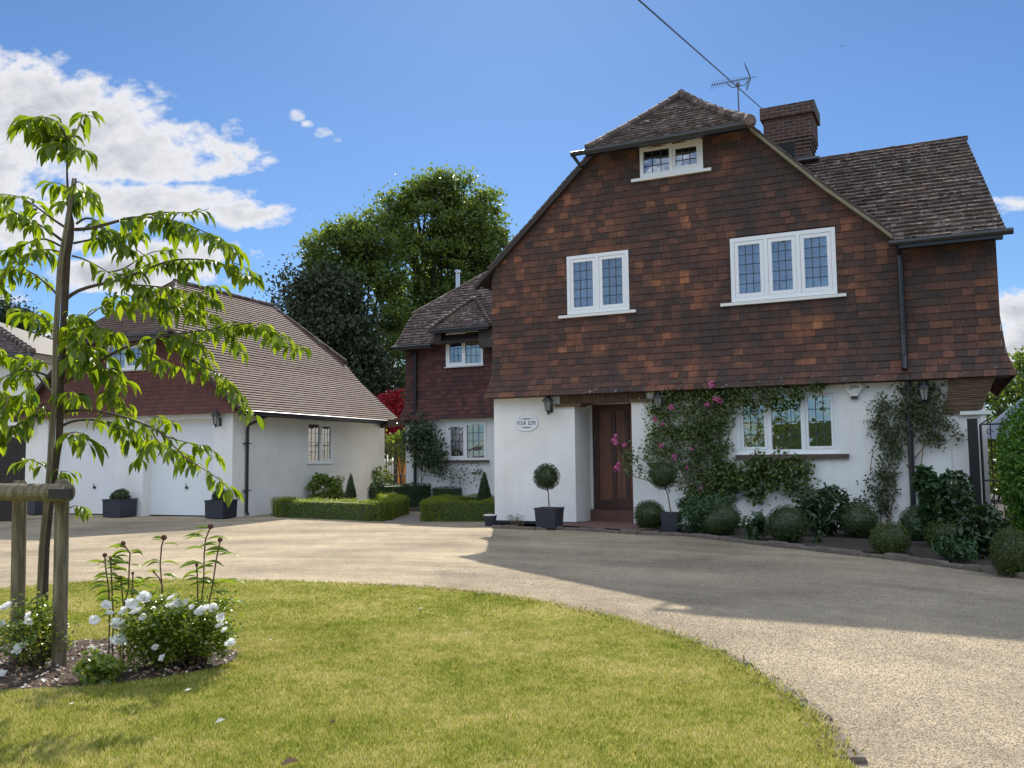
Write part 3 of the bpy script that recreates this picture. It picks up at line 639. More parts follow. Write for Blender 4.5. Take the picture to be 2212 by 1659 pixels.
for sx in (-1, 1):
    pr = [(-3.4+sx*.98, 4.92), (-3.4, 5.85)]; l_, g_ = curve(pr)
    roof(mb, pr, 'v', lambda h: 4.60+.9*h/l_, lambda h: 5.12+.8*h/l_, .095, .165, .02)
# half-hip end of the left wing
mb.add([H_ for H_ in [(-5.58, 5.67, 5.58), (-2.7, 7.4, 7.5), (-5.58, 9.13, 5.58)]], [(0, 1, 2)], 1)
rf = mb.build('roof', ['roof_tile_old', 'dark_timber'], house)
for a_, b_, r_, s_, g_ in (((2.32, -.38, 7.45), (3.88, 1.0, 8.76), .085, .28, .03), ((5.52, -.38, 7.45), (3.88, 1.0, 8.76), .10, .26, .07), ((3.88, 1.0, 8.78), (3.88, 8, 8.78), .09, .3, 0), ((5.3, 2.9, 7.57), (9.08, 2.9, 7.57), .05, .3, 0), ((-5.58, 5.66, 5.62), (-2.7, 7.4, 7.53), .045, .3, 0)):
    mb = MB(H); ridge(mb, a_, b_, r_, s_, sag=g_)
    if r_ == .10: mb.tube([(5.53, -.50, 7.42), (5.50, -.38, 7.43), (5.44, -.28, 7.46)], [.10, .13, .12], 10)
    mb.build('ridge_tiles', 'roof_tile_old', rf)
for sx in (-1, 1):     # stepped bonnet tiles on the small hips over the left window
    mb = MB(H); a = np.array((-3.4+sx*.98, 4.58, 4.94)); b = np.array((-3.4, 5.48, 5.9)); k = 13
    for i in range(k):
        p = a+(b-a)*i/k; q = a+(b-a)*(i+1.1)/k; mb.tube([p+np.array((0, -.02, .0)), q+np.array((0, 0, -.01))], [.062, .03], 7)
    mb.build('bonnet_tiles', 'roof_tile_old', rf)
mb = MB(H)
def rake(mb, pts, v0, v1, dz0, dz1, mi=0):
    for (a, za), (b, zb) in zip(pts[:-1], pts[1:]): mb.hexa([(a, v0, za+dz0), (b, v0, zb+dz0), (b, v1, zb+dz0), (a, v1, za+dz0), (a, v0, za+dz1), (b, v0, zb+dz1), (b, v1, zb+dz1), (a, v1, za+dz1)], mi)
rake(mb, [(p[0], p[1]) for p in GR[:4]], -.15, .02, -.12, -.05)
mb.build('verge', 'tan_mortar', house)
mb = MB(H); rake(mb, [(p[0], p[1]) for p in GL[:4]], -.13, .02, -.11, -.05); mb.build('verge', 'dark_timber', house)
mb = MB(H)
for ga_, gb_, gr_, fa_, fb_ in (((2.0, -.43, 7.36), (5.45, -.43, 7.36), .05, (2.3, -.45, 7.30), (5.45, -.30, 7.41)), ((7.75, -.34, 4.90), (9.60, -.34, 4.90), .055, (7.9, -.36, 4.80), (9.45, -.2, 4.93)), ((-5.62, 4.6, 4.49), (-4.3, 4.6, 4.49), .05, (-5.5, 4.58, 4.42), (-4.3, 4.74, 4.52)), ((-4.36, 4.54, 4.87), (-2.44, 4.54, 4.87), .045, (-4.3, 4.52, 4.80), (-2.5, 4.68, 4.90))):
    mb = MB(H); gutter(mb, ga_, gb_, gr_); mb.box(fa_, fb_)
    if gr_ == .05 and ga_[0] > 0: mb.tube([(2.02, -.43, 7.36), (2.17, -.35, 7.12), (2.24, -.2, 7.12)], .035)
    mb.build('gutter', 'black_plastic', house)
for ga_, gb_ in (((-4.25, 4.7, 4.55), (-4.05, 5.1, 4.9)), ((-2.86, 4.7, 4.5), (-2.45, 5.1, 4.9)), ((-2.75, 4.5, 4.3), (-2.3, 4.9, 4.55))):
    mb = MB(H); mb.box(ga_, gb_); mb.build('eaves_board', 'dark_timber', house)
for pts in ([(7.9, -.34, 4.88), (7.9, -.12, 4.72), (7.9, -.10, 3.4), (7.9, -.16, 3.0), (7.9, -.28, 2.75)], [(7.93, -.09, 2.58), (7.93, -.09, 0.1)], [(-5.25, 4.6, 4.45), (-5.02, 4.9, 4.28), (-5.02, 4.9, 2.6), (-5.02, 4.88, .1)]):
    mb = MB(H); mb.tube(pts, .048, 8)
    for p in pts[1:-1]: mb.tube([np.array(p)+np.array((0, 0, .03)), np.array(p)-np.array((0, 0, .03))], .056, 8)
    mb.build('downpipe', 'black_plastic', house)
# chimney
mb = MB(H)
def blk(u0, u1, v0, v1, z0, z1): mb.box((u0, v0, z0), (u1, v1, z1))
blk(5.18, 6.09, 3.25, 3.95, 5.5, 8.0)
for i in range(3): blk(5.18-.01*i, 6.09+.025*(i+1), 3.25-.02*(i+1), 3.95+.02*i, 8.0+.075*i, 8.0+.075*(i+1))
blk(5.14, 6.18, 3.17, 4.02, 8.225, 8.72); blk(5.08, 6.235, 3.11, 4.08, 8.72, 8.98)
ch = mb.build('chimney', 'chimney_brick', rf)
for ux, vv in ((5.5, 3.5), (5.92, 3.5)):
    mb = MB(); c = H.w(ux, vv, 8.98); mb.lathe(c, [(.15, 0), (.15, .04), (.13, .06), (.11, .08), (.0, .085)], 16); mb.build('chimney_pot', 'clay_pot', ch)
mb = MB(H); mb.box((5.9, 2.6, 7.52), (6.35, 3.1, 7.56)); mb.build('flashing', 'alu', rf)
mb = MB(); fp = at(989, 620, 30); mb.tube([fp-np.array([0, 0, 1.2]), fp+np.array([0, 0, .45])], .075, 12); mb.tube([fp+np.array([0, 0, .50]), fp+np.array([0, 0, .58])], .10, 12)
tag(mb.build('flue_pipe', 'steel', loc=fp-np.array([0, 0, 1.2])), 'slim steel flue pipe rising behind the left wing roof before the trees', 'flue')
# ------------------------------------------------------------------ garage
garage = thing('garage', GA.w(0, 0, 0), 'white double garage with brown tiled gable and steep half-hipped tiled roof', 'garage')
GS = Fr(GA.o, 69)
D1 = (-5.86, -3.57, 0, 2.36); D2 = (-2.68, -.56, 0, 2.36); GWn = (-3.91, -2.68, 3.64, 4.30); SW = (3.09, 4.37, 1.26, 2.36)
mb = MB(GA)
wall(mb, 0, .35, [0, 2.53], lambda z: -6.6, lambda z: 0.0, [D1, D2])
wall(mb, -.3, 0, [0, 2.72], lambda z: .35, lambda z: 7.3, [SW], axis='v')
mb.box((-6.6, .35, 0), (-6.3, 7.3, 2.6)); mb.box((-6.3, 7.0, 0), (-.3, 7.3, 2.6))
mb.build('wall', 'white_render', garage)
for D_, hx in ((D1, -4.48), (D2, -1.54)):
    mb = MB(GA); mb.box((D_[0], .26, .03), (D_[1], .31, 2.36))
    for k in range(1, 4): mb.box((D_[0]+(D_[1]-D_[0])*k/4-.004, .257, .03), (D_[0]+(D_[1]-D_[0])*k/4+.004, .26, 2.34))
    dr = mb.build('garage_door', 'white_upvc', garage)
    mb = MB(GA); mb.tube([(hx, .255, .70), (hx, .22, .70)], .035, 10); mb.tube([(hx, .22, .70), (hx+.02, .20, .80)], .010, 6); mb.build('handle', 'black_plastic', dr)
hw = interp([(2.45, 3.50), (2.55, 3.42), (2.87, 3.22), (3.75, 2.22), (4.5, 1.6)])
gp = [(-.14, 2.48), (-.06, 2.70), (-.01, 2.95), (0, 3.2), (0, 4.48)]; lg, fg = curve(gp)
mb = MB(GA)
def ptg(a, h, off): x, z, nx, nz = fg(h); return (a, x+nx*off, z+nz*off)
tiles(mb, ptg, 0, lg, .105, .165, .013, lambda h: -3.28-hw(fg(h)[1]), lambda h: -3.28+hw(fg(h)[1]), [(GWn[0]-.01, GWn[1]+.01, GWn[2]+lg-4.48-.06, GWn[3]+lg-4.48+.02)], 0, .6)
mb.build('hung_tiles', 'hung_tile_garage', garage)
mb = MB(GA); wall(mb, .02, .25, [2.53, 2.87, 3.2, 3.75, 4.5], lambda z: -3.28-hw(z)+.05, lambda z: -3.28+hw(z)-.05, [GWn]); wall(mb, 7.1, 7.3, [2.6, 2.87, 3.75, 4.5], lambda z: -3.28-hw(z), lambda z: -3.28+hw(z)); mb.box((-6.5, .25, 2.5), (-.2, 7.1, 2.56)); mb.build('inner_wall', 'hung_tile_garage', garage)
window(garage, GA, *GWn, 0.0, (1, 1), (-3.95, -2.64, .03, .05, 'white_upvc'), (3, 3), .06, .05, fixed=(0,), curt=[(0, 1, 'curtain')])
mb = MB(GA); mb.box((-.75, .5, .05), (-.7, 6.9, 2.5)); mb.build('dark_backing', 'dark_void', garage)  # black panel added to keep the side window dark
window(garage, GS, *SW, 0.02, (1, .95), (3.06, 4.40, .03, .05, 'white_upvc'), (3, 4), .05, .05, fixed=(0,), lw=.004)
PR = [(.42, 2.54), (.0, 2.89), (-1.0, 3.77), (-1.68, 4.5), (-3.28, 6.2)]; PL = [(-6.98, 2.54), (-6.56, 2.89), (-5.56, 3.77), (-4.88, 4.5), (-3.28, 6.2)]
mb = MB(GA)
def z2(prof, zk, a_lo, a_hi, zt): return zlerp(prof, zk, a_lo, a_hi, zt)
roof(mb, PR, 'v', z2(PR, 4.5, -.2, 1.66, 6.2), z2(PR, 4.55, 7.5, 5.92, 6.2), .105, .165, .032, jit=.4)
roof(mb, PL, 'v', z2(PL, 4.5, -.2, 1.66, 6.2), z2(PL, 4.55, 7.5, 5.92, 6.2), do_tiles=False)
hp = [(-.36, 4.47), (1.66, 6.2)]; l_, _ = curve(hp)
roof(mb, hp, 'u', lambda h: -4.97+1.69*h/l_, lambda h: -1.59-1.69*h/l_, .105, .165, .032, jit=.4)
hp2 = [(7.66, 4.5), (5.92, 6.2)]; l2_, _ = curve(hp2)
roof(mb, hp2, 'u', lambda h: -4.97+1.69*h/l2_, lambda h: -1.59-1.69*h/l2_, do_tiles=False)
grf = mb.build('roof', ['roof_tile_garage', 'dark_timber'], garage)
for a_, b_, r_ in (((-3.28, 1.62, 6.2), (-3.28, 5.95, 6.2), .075), ((-1.6, 7.6, 4.52), (-3.28, 5.92, 6.2), .055), ((-1.6, -.3, 4.5), (-3.28, 1.66, 6.2), .055), ((-4.96, -.3, 4.5), (-3.28, 1.66, 6.2), .055)): mb = MB(GA); ridge(mb, a_, b_, r_, .33); mb.build('ridge_tiles', 'roof_tile_old', grf)
mb = MB(GA); gutter(mb, (.46, -.15, 2.47), (.46, 7.55, 2.47), .055); mb.box((.30, -.15, 2.40), (.40, 7.5, 2.52)); mb.box((-.0, .35, 2.60), (.35, 7.3, 2.62))
for i in range(19): mb.box((.02, .2+i*.39, 2.42), (.36, .25+i*.39, 2.56))
mb.build('gutter', 'black_plastic', garage)
mb = MB(GA); gutter(mb, (-4.9, -.42, 4.42), (-1.6, -.42, 4.42), .045); mb.box((-4.85, -.44, 4.32), (-1.65, -.3, 4.45)); mb.build('gutter', 'black_plastic', garage)
mb = MB(GA); rake(mb, PR[:4], -.19, .02, -.12, -.04); mb.build('verge', 'dark_timber', garage); mb = MB(GA); rake(mb, PL[:4], -.19, .02, -.12, -.04); mb.build('verge', 'dark_timber', garage)
mb = MB(GA); mb.tube([(.46, .75, 2.44), (.25, .62, 2.3), (.07, .49, 2.2), (.06, .48, 2.0), (.06, .48, .12), (.12, .46, .05)], .036, 8)
for z in (1.75, .62): mb.box((.0, .38, z-.012), (.11, .58, z+.012))
mb.build('downpipe', 'black_plastic', garage)
# ------------------------------------------------------------------ small fixtures
def lantern(c, out, label, name='wall_lantern', s=1.0):
    """c: wall point (world) of the back plate centre, out: unit vector away from the wall"""
    c = np.array(c, float); out = np.array(out, float); t = thing(name, c, label, 'wall lamp', 'wall lanterns')
    side = np.cross(out, (0, 0, 1.)); L = c+out*.17*s+np.array([0, 0, .02])
    mb = MB(); p = [c+side*a*.03*s+np.array([0, 0, b*.10*s])+out*o_ for b in (-1, 1) for a, o_ in ((-1, .0), (1, .0), (1, .02), (-1, .02))]; mb.hexa(p); mb.build('back_plate', 'black_iron', t)
    mb = MB(); mb.tube([c+out*.02+np.array([0, 0, -.04]), c+out*.09*s+np.array([0, 0, -.12*s]), L+np.array([0, 0, -.10*s])], .012*s, 6); mb.lathe(L, [(.008, -.17*s), (.022*s, -.15*s), (.018*s, -.12*s), (.04*s, -.10*s), (.055*s, -.085*s)], 8); mb.build('arm', 'black_iron', t)
    mb = MB(); mb.lathe(L, [(.045*s, -.085*s), (.082*s, .115*s)], 6); mb.build('glass', 'lamp_glass', t)
    mb = MB()
    for k in range(6):
        a = 2*math.pi*k/6; d = np.array([math.cos(a), math.sin(a), 0]); mb.tube([L+d*.048*s+np.array([0, 0, -.085*s]), L+d*.086*s+np.array([0, 0, .12*s])], .006*s, 5)
    mb.build('bars', 'black_iron', t)
    mb = MB(); mb.lathe(L, [(.12*s, .11*s), (.11*s, .13*s), (.055*s, .19*s), (.045*s, .22*s), (.012*s, .24*s), (.014*s, .26*s), (.0, .29*s)], 12); mb.build('cap', 'black_iron', t)
    return t
fo = -H.v; go = -GA.v
lantern(H.w(1.31, 0, 2.34), fo, 'black hexagonal wall lantern beside the oval house sign')
lantern(H.w(3.60, 0, 2.32), fo, 'black wall lantern at the top edge of the climbing rose right of the door')
lantern(H.w(8.18, 0, 2.30), fo, 'black wall lantern half hidden in the grey-green climber by the drainpipe')
lantern(GA.w(-.36, 0, 2.27), go, 'black wall lantern on the garage corner nearest the drainpipe')
lantern(GA.w(-6.44, 0, 2.22), go, 'black wall lantern on the far left pier of the garage')
# oval house sign
t = thing('house_sign', H.w(.755, 0, 2.045), 'white oval house name sign reading FOUR ELMS with black scroll ornaments', 'sign')
mb = MB(H); n = 40; e = [(.755+.255*math.cos(a), 2.045+.155*math.sin(a)) for a in np.linspace(0, 2*math.pi, n, endpoint=False)]
mb.add([(x, -.018, z) for x, z in e]+[(x, .0, z) for x, z in e], [tuple(range(n)), tuple(range(2*n-1, n-1, -1))]+[(k, (k+1) % n, n+(k+1) % n, n+k) for k in range(n)]); mb.build('plate', 'sign_white', t)
mb = MB(H); mb.tube([(x*1.0, -.018, z) for x, z in e]+[(e[0][0], -.018, e[0][1])], .008, 5, 0, False); mb.build('rim', 'sign_white', t)
def text(body, name, parent, fr, u, v, z, size, m, bold=0.0, sx=1.0, rot=0.0, font_ex=.0012):
    cu = bpy.data.curves.new(name, 'FONT'); cu.body = body; cu.size = size; cu.align_x = 'CENTER'; cu.align_y = 'CENTER'; cu.extrude = font_ex; cu.offset = bold
    o = bpy.data.objects.new(name, cu); SC.collection.objects.link(o); dg = bpy.context.evaluated_depsgraph_get(); me = bpy.data.meshes.new_from_object(o.evaluated_get(dg)); bpy.data.objects.remove(o)
    me.materials.clear(); me.materials.append(MATS[m]); q = bpy.data.objects.new(name, me); SC.collection.objects.link(q)
    X = fr.u*math.cos(rot)+np.array([0, 0, 1])*math.sin(rot); Y = -fr.u*math.sin(rot)+np.array([0, 0, 1.])*math.cos(rot); Z = -fr.v; p = fr.w(u, v, z)
    Mx = Matrix(((X[0]*sx, Y[0], Z[0], p[0]), (X[1]*sx, Y[1], Z[1], p[1]), (X[2]*sx, Y[2], Z[2], p[2]), (0, 0, 0, 1)))
    me.transform(Mx); L = ORG[parent.name]; me.transform(Matrix.Translation(Vector([-L[0], -L[1], -L[2]]))); q.parent = parent; ORG[q.name] = L; return q
text('FOUR  ELMS', 'lettering', t, H, .755, -.021, 2.045, .112, 'ink', 0.0, .70)
for s_, nm in ((1, 0), (-1, 1)):
    mb = MB(H); zc = 2.045+s_*.088
    for k in (-1, 1):
        for cx, rr in ((.03, .014), (.058, .011), (.083, .008)):
            mb.tube([(.755+k*(cx+rr*math.cos(a)), -.021, zc+s_*rr*math.sin(a)) for a in np.linspace(0, 5.2, 12)], .0035, 4)
        mb.tube([(.755+k*.10, -.021, zc-.004*s_), (.755+k*.165, -.021, zc-.006*s_)], .0018, 4)
    mb.lathe(tuple((.755, -.021, zc)), [(.0, -.014), (.012, -.006), (.012, .006), (.0, .014)], 8)
    mb.build('scroll', 'ink', t)
# burglar alarm
t = thing('alarm_box', H.w(7.07, 0, 2.45), 'white hexagonal burglar alarm box with dark strobe under the tile edge', 'alarm')
hx = [(6.90, 2.50), (6.93, 2.585), (7.205, 2.585), (7.24, 2.50), (7.12, 2.335), (7.02, 2.335)]
mb = MB(H); n = 6; c0 = (7.07, 2.47)
mb.add([(x, 0, z) for x, z in hx]+[(c0[0]+(x-c0[0])*.9, -.07, c0[1]+(z-c0[1])*.9) for x, z in hx], [tuple(range(n-1, -1, -1)), tuple(range(n, 2*n))]+[(k, (k+1) % n, n+(k+1) % n, n+k) for k in range(n)]); mb.build('cover', 'siren_white', t)
mb = MB(H); mb.hexa([(7.02, -.065, 2.295), (7.12, -.065, 2.295), (7.10, 0, 2.295), (7.04, 0, 2.295), (7.005, -.06, 2.335), (7.135, -.06, 2.335), (7.13, 0, 2.335), (7.01, 0, 2.335)]); mb.build('strobe', 'siren_dark', t)
text('DIRECT', 'lettering', t, H, 7.075, -.0715, 2.525, .042, 'ink', .0006, 1.0, .10); text('RESPONSE', 'lettering', t, H, 7.08, -.0715, 2.492, .034, 'ink', .0006, 1.0, .10)
mb = MB(H); mb.tube([(7.0+.045*math.cos(a), -.0715, 2.51+.045*math.sin(a)) for a in np.linspace(1.0, 5.4, 14)], .0025, 4); mb.build('logo_arc', 'red_ink', t)
mb = MB(H); mb.lathe((7.29, -.01, 2.50), [(.0, -.02), (.022, -.01), (.022, .012), (.0, .02)], 8); tag(mb.build('wall_bell_push', 'clay_pot'), 'small brown fitting on the white wall right of the alarm box', 'fitting')
# TV aerial
ap = at(1596, 240, 17.9); t = thing('tv_aerial', ap-np.array([0, 0, .4]), 'rooftop television aerial with comb boom and grid reflector beside the chimney', 'aerial')
def A(x, y, Y=17.9): return at(x, y, Y)
mb = MB(); mb.tube([ap-np.array([0, 0, .4]), A(1594, 183)], .016, 8); mb.lathe(A(1594, 183), [(.03, -.05), (.045, 0), (.03, .05)], 8); mb.build('mast', 'alu', t)
b0, b1 = A(1538, 184), A(1633, 165.5); mb = MB(); mb.tube([b0, b1], .008, 6)
for k in range(14):
    q = b0+(b1-b0)*(k/16.5)**1.0; rr = .10-.003*k; d_ = np.array([.28, -.62, .72]); mb.tube([q-d_*rr, q+d_*rr], .0045, 4); mb.box(q-np.array([.01, .012, .014]), q+np.array([.01, .012, .014]))
mb.build('boom', 'alu', t)
mb = MB(); mb.tube([A(1572, 176), A(1573, 184), A(1583, 189), A(1594, 187), A(1608, 183), A(1620, 170)], .010, 6); mb.build('cradle', 'alu', t)
for s_ in (1, -1):
    mb = MB(); c = A(1621, 167); d1 = np.array([-.12 if s_ > 0 else -.10, 0, .30*s_]); d1 = (A(1609, 139)-c) if s_ > 0 else (A(1606, 190)-c+np.array([.06, 0, -.02]))
    w_ = np.array([.10, .30, .03])
    for k in range(6): p = c+d1*(k/5.0); mb.tube([p-w_*.5, p+w_*.5], .004, 4)
    for k in range(4): o_ = w_*(k/3-.5); mb.tube([c+o_, c+d1+o_], .004, 4)
    mb.build('reflector', 'alu', t)
a0, a1 = at(1380, 0, 14), at(1790, 362, 40); dd = a0-a1
mb = MB(); mb.tube([a1, a0, a0+dd*.55], .016, 6); tag(mb.build('overhead_cable', 'black_plastic'), 'black overhead cable slanting across the sky to behind the chimney', 'cable')
mb = MB(); c = at(1820, 100, 60); mb.add([c+np.array([-.16, 0, .05]), c+np.array([0, 0, -.02]), c+np.array([.02, 0, .04]), c+np.array([.15, .0, .10]), c+np.array([0, .12, 0]), c+np.array([0, -.12, 0])], [(0, 1, 2), (1, 3, 2), (4, 5, 2), (4, 1, 5)]); tag(mb.build('bird', 'bird_dark'), 'tiny dark bird flying high above the right roof', 'bird')
# beam between garage and house, gates
pA = GA.w(.02, 7.15, 2.30); pB = H.w(-5.30, 4.95, 2.33)
mb = MB(); d_ = pB-pA; sd_ = np.cross(d_/np.linalg.norm(d_), (0, 0, 1.))*.08
mb.hexa([pA-sd_, pB-sd_, pB+sd_, pA+sd_, pA-sd_+np.array([0, 0, .2]), pB-sd_+np.array([0, 0, .2]), pB+sd_+np.array([0, 0, .2]), pA+sd_+np.array([0, 0, .2])]); tag(mb.build('timber_beam', 'beam_wood'), 'brown timber beam bridging the garage corner and the house over the gate', 'beam')
def irongate(name, p0, p1, h, label, mat_='black_iron', nb=10, scroll=False):
    p0 = np.array(p0, float); p1 = np.array(p1, float); t = thing(name, p0, label, 'gate'); Z = np.array([0, 0, 1.]); d = p1-p0
    mb = MB()
    for z in (.1, h*.5, h): mb.tube([p0+Z*z, p1+Z*z], .016, 6)
    mb.tube([p0, p0+Z*h], .02, 6); mb.tube([p1, p1+Z*h], .02, 6); mb.build('frame', mat_, t)
    for k in range(1, nb): mb = MB(); q = p0+d*k/nb; mb.tube([q+Z*.1, q+Z*(h+(.12 if not scroll else 0))], .008, 5); mb.build('bar', mat_, t)
    if scroll:
        dn = d/np.linalg.norm(d)
        for zc, xs in ((h-.13, (.12, .30, .48)), (h-.62, (.12,)), (h-.80, (.12,)), (h-1.3, (.12,))):
            for x in xs:
                mb = MB(); mb.tube([p0+dn*(x+.055*(1-k_/14)*math.cos(k_*.6))+Z*(zc+.055*(1-k_/14)*math.sin(k_*.6)) for k_ in range(13)], .007, 5); mb.build('scroll', mat_, t)
        mb = MB(); mb.tube([p0+Z*h, p0+dn*.35+Z*(h+.22)], .010, 5); mb.build('brace', mat_, t)
    return t
q0 = GA.w(.12, 7.2, 0); q1 = H.w(-5.45, 5.1, 0)
irongate('iron_gate', q0, q1, 1.75, 'tall black iron bar gate under the timber beam', nb=7)
w0 = q0+np.array([.05, 2.2, 0]); w1 = w0+np.array([.95, .1, 0]); t = thing('wooden_gate', w0, 'sunlit orange wooden board gate with braces seen through the iron gate', 'gate')
for k in range(6):
    mb = MB(); a = w0+(w1-w0)*k/6; b = w0+(w1-w0)*(k+.93)/6; yy = np.array([0, .03, 0]); Z = np.array([0, 0, 1.68]); mb.hexa([a, b, b+yy, a+yy, a+Z, b+Z, b+yy+Z, a+yy+Z]); mb.build('board', 'orange_wood', t)
mb = MB(); mb.tube([w0+np.array([0, -.03, .2]), w0+np.array([.5, -.03, 1.5])], .03, 4); mb.tube([w1+np.array([0, -.03, .2]), w0+np.array([.5, -.03, 1.5])], .03, 4); mb.build('brace', 'orange_wood', t)
mb = MB(); mb.lathe(w0+np.array([.45, -.06, 1.5]), [(.13, 0), (.12, .1), (0, .11)], 12); mb.build('gate_ornament', 'black_iron', t)
gp0 = H.w(8.98, -.32, 0); gp1 = H.w(10.1, -.5, 0)
irongate('iron_gate', gp0, gp1, 1.80, 'black wrought iron gate with small scrolls between dark post and laurel hedge', nb=8, scroll=True)
t = thing('gate_post', H.w(8.86, -.32, 0), 'square black timber gate post at the right end of the house', 'post')
mb = MB(H); mb.box((8.79, -.39, 0), (8.94, -.25, 1.88)); mb.build('shaft', 'black_plastic', t); mb = MB(H); mb.box((8.785, -.395, 1.88), (8.945, -.245, 1.895)); mb.build('cap', 'dark_timber', t)
t = thing('garden_canopy', at(2180, 1000, 24)*np.array([1, 1, 0]), 'pale grey-blue sloping garden canopy beyond the laurel hedge', 'canopy')
mb = MB(); P4 = [at(2106, 940, 24), at(2205, 862, 24), at(2290, 880, 27), at(2290, 960, 25)]; mb.add(P4+[p-np.array([0, 0, .05]) for p in P4], [(0, 1, 2, 3), (7, 6, 5, 4), (0, 4, 5, 1), (1, 5, 6, 2), (2, 6, 7, 3), (3, 7, 4, 0)]); mb.build('roof', 'grey_canopy', t)
for px in (2125, 2280): mb = MB(); p = at(px, 950, 25); mb.tube([p*np.array([1, 1, 0]), p], .04, 8); mb.build('post', 'white_paint', t)
# ------------------------------------------------------------------ foliage helpers
def ell(c, r, n, shell=.35, rng=RNG):
    v = rng.normal(size=(n, 3)); v /= np.linalg.norm(v, axis=1)[:, None]
    rad = rng.uniform(shell, 1, n)**(1/2.0)
    return np.array(c)+v*rad[:, None]*np.array(r), v
def lumpy(v, seed, amp=.12, k=5):
    r_ = np.random.default_rng(seed); d = r_.normal(size=(k*3, 3)); ph = r_.uniform(0, 6, k*3); fq = r_.uniform(2, 6, k*3)
    return 1+amp*np.sin(v@d.T*fq*.6+ph).mean(1)*2.2
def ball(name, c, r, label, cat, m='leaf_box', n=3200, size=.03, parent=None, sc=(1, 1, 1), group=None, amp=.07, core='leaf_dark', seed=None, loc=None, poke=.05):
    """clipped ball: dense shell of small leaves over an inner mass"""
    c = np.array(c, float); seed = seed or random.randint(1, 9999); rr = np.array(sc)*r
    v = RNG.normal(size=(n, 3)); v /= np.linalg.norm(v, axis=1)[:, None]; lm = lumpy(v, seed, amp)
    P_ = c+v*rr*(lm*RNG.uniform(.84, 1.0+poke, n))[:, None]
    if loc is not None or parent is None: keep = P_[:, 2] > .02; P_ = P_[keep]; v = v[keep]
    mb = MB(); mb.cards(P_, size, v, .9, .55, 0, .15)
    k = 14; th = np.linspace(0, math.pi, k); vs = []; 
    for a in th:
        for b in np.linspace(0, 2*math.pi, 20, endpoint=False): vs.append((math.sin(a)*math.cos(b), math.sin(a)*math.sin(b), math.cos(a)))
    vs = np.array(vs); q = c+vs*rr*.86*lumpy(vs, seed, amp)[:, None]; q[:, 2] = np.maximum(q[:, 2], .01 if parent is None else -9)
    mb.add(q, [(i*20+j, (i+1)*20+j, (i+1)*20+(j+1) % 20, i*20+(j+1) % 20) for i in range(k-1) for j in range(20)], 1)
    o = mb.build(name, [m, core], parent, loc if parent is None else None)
    if parent is None: tag(o, label, cat, group)
    return o
def px_size(p): return float(np.linalg.norm((p-CAM)@_f))/F
def bushpx(name, px, pyb, w, h, label, cat, m, n, size, shell=.1, asp=.55, down=0.0, group=None, core=None, depth=1.0, stems=0, stemmat='stem_green', lift=.0, clumps=14, csize=.35, fold=.2):
    b = G(px, pyb); s = px_size(b); W = w*s/2; Hh = h*s
    uu, vv = float((b-H.o)@H.u), float((b-H.o)@H.v)
    if -.3 < uu < 9.3 and vv > -.4:      # keep it in front of the house wall
        vv = -.42; b = H.w(H.P(px, pyb-h*.5, vv)[0], vv, 0); s = px_size(b); W = w*s/2; Hh = H.P(px, pyb-h, vv)[1]; depth = min(depth, .35/W); b = b-np.array([0, W*depth*.6, 0])
    c = b+np.array([0, W*depth*.6, Hh*.5+lift])
    r_ = RNG; cl_ = []
    for i in range(clumps):
        v = r_.normal(size=3); v /= np.linalg.norm(v); cl_.append(c+v*np.array([W, W*depth, Hh*.5])*r_.uniform(.3, .82))
    cl_ = np.array(cl_); idx = r_.integers(0, clumps, n); v = r_.normal(size=(n, 3)); v /= np.linalg.norm(v, axis=1)[:, None]
    P_ = cl_[idx]+v*(r_.uniform(.3, 1, n)**.6)[:, None]*np.array([W, W*depth, Hh*.5])*csize*1.25
    k = P_[:, 2] > .03; P_ = P_[k]; v = v[k]
    t = thing(name, b, label, cat, group)
    mb = MB(); nr = v*.6+np.array([0, 0, .5]); mb.cards(P_, size, nr, .8, asp, 0, fold, down); mb.build('foliage', m, t)
    mb = MB()
    for i in range(max(stems, 4)):
        q = cl_[i % clumps]; a = b+np.array([r_.uniform(-.2, .2)*W, W*depth*.6+r_.uniform(-.2, .2)*W, .0]); mb.tube([a, (a+q)/2+np.array([0, 0, .02]), q], [.009, .006, .003], 5)
    mb.build('stems', stemmat, t)
    return t
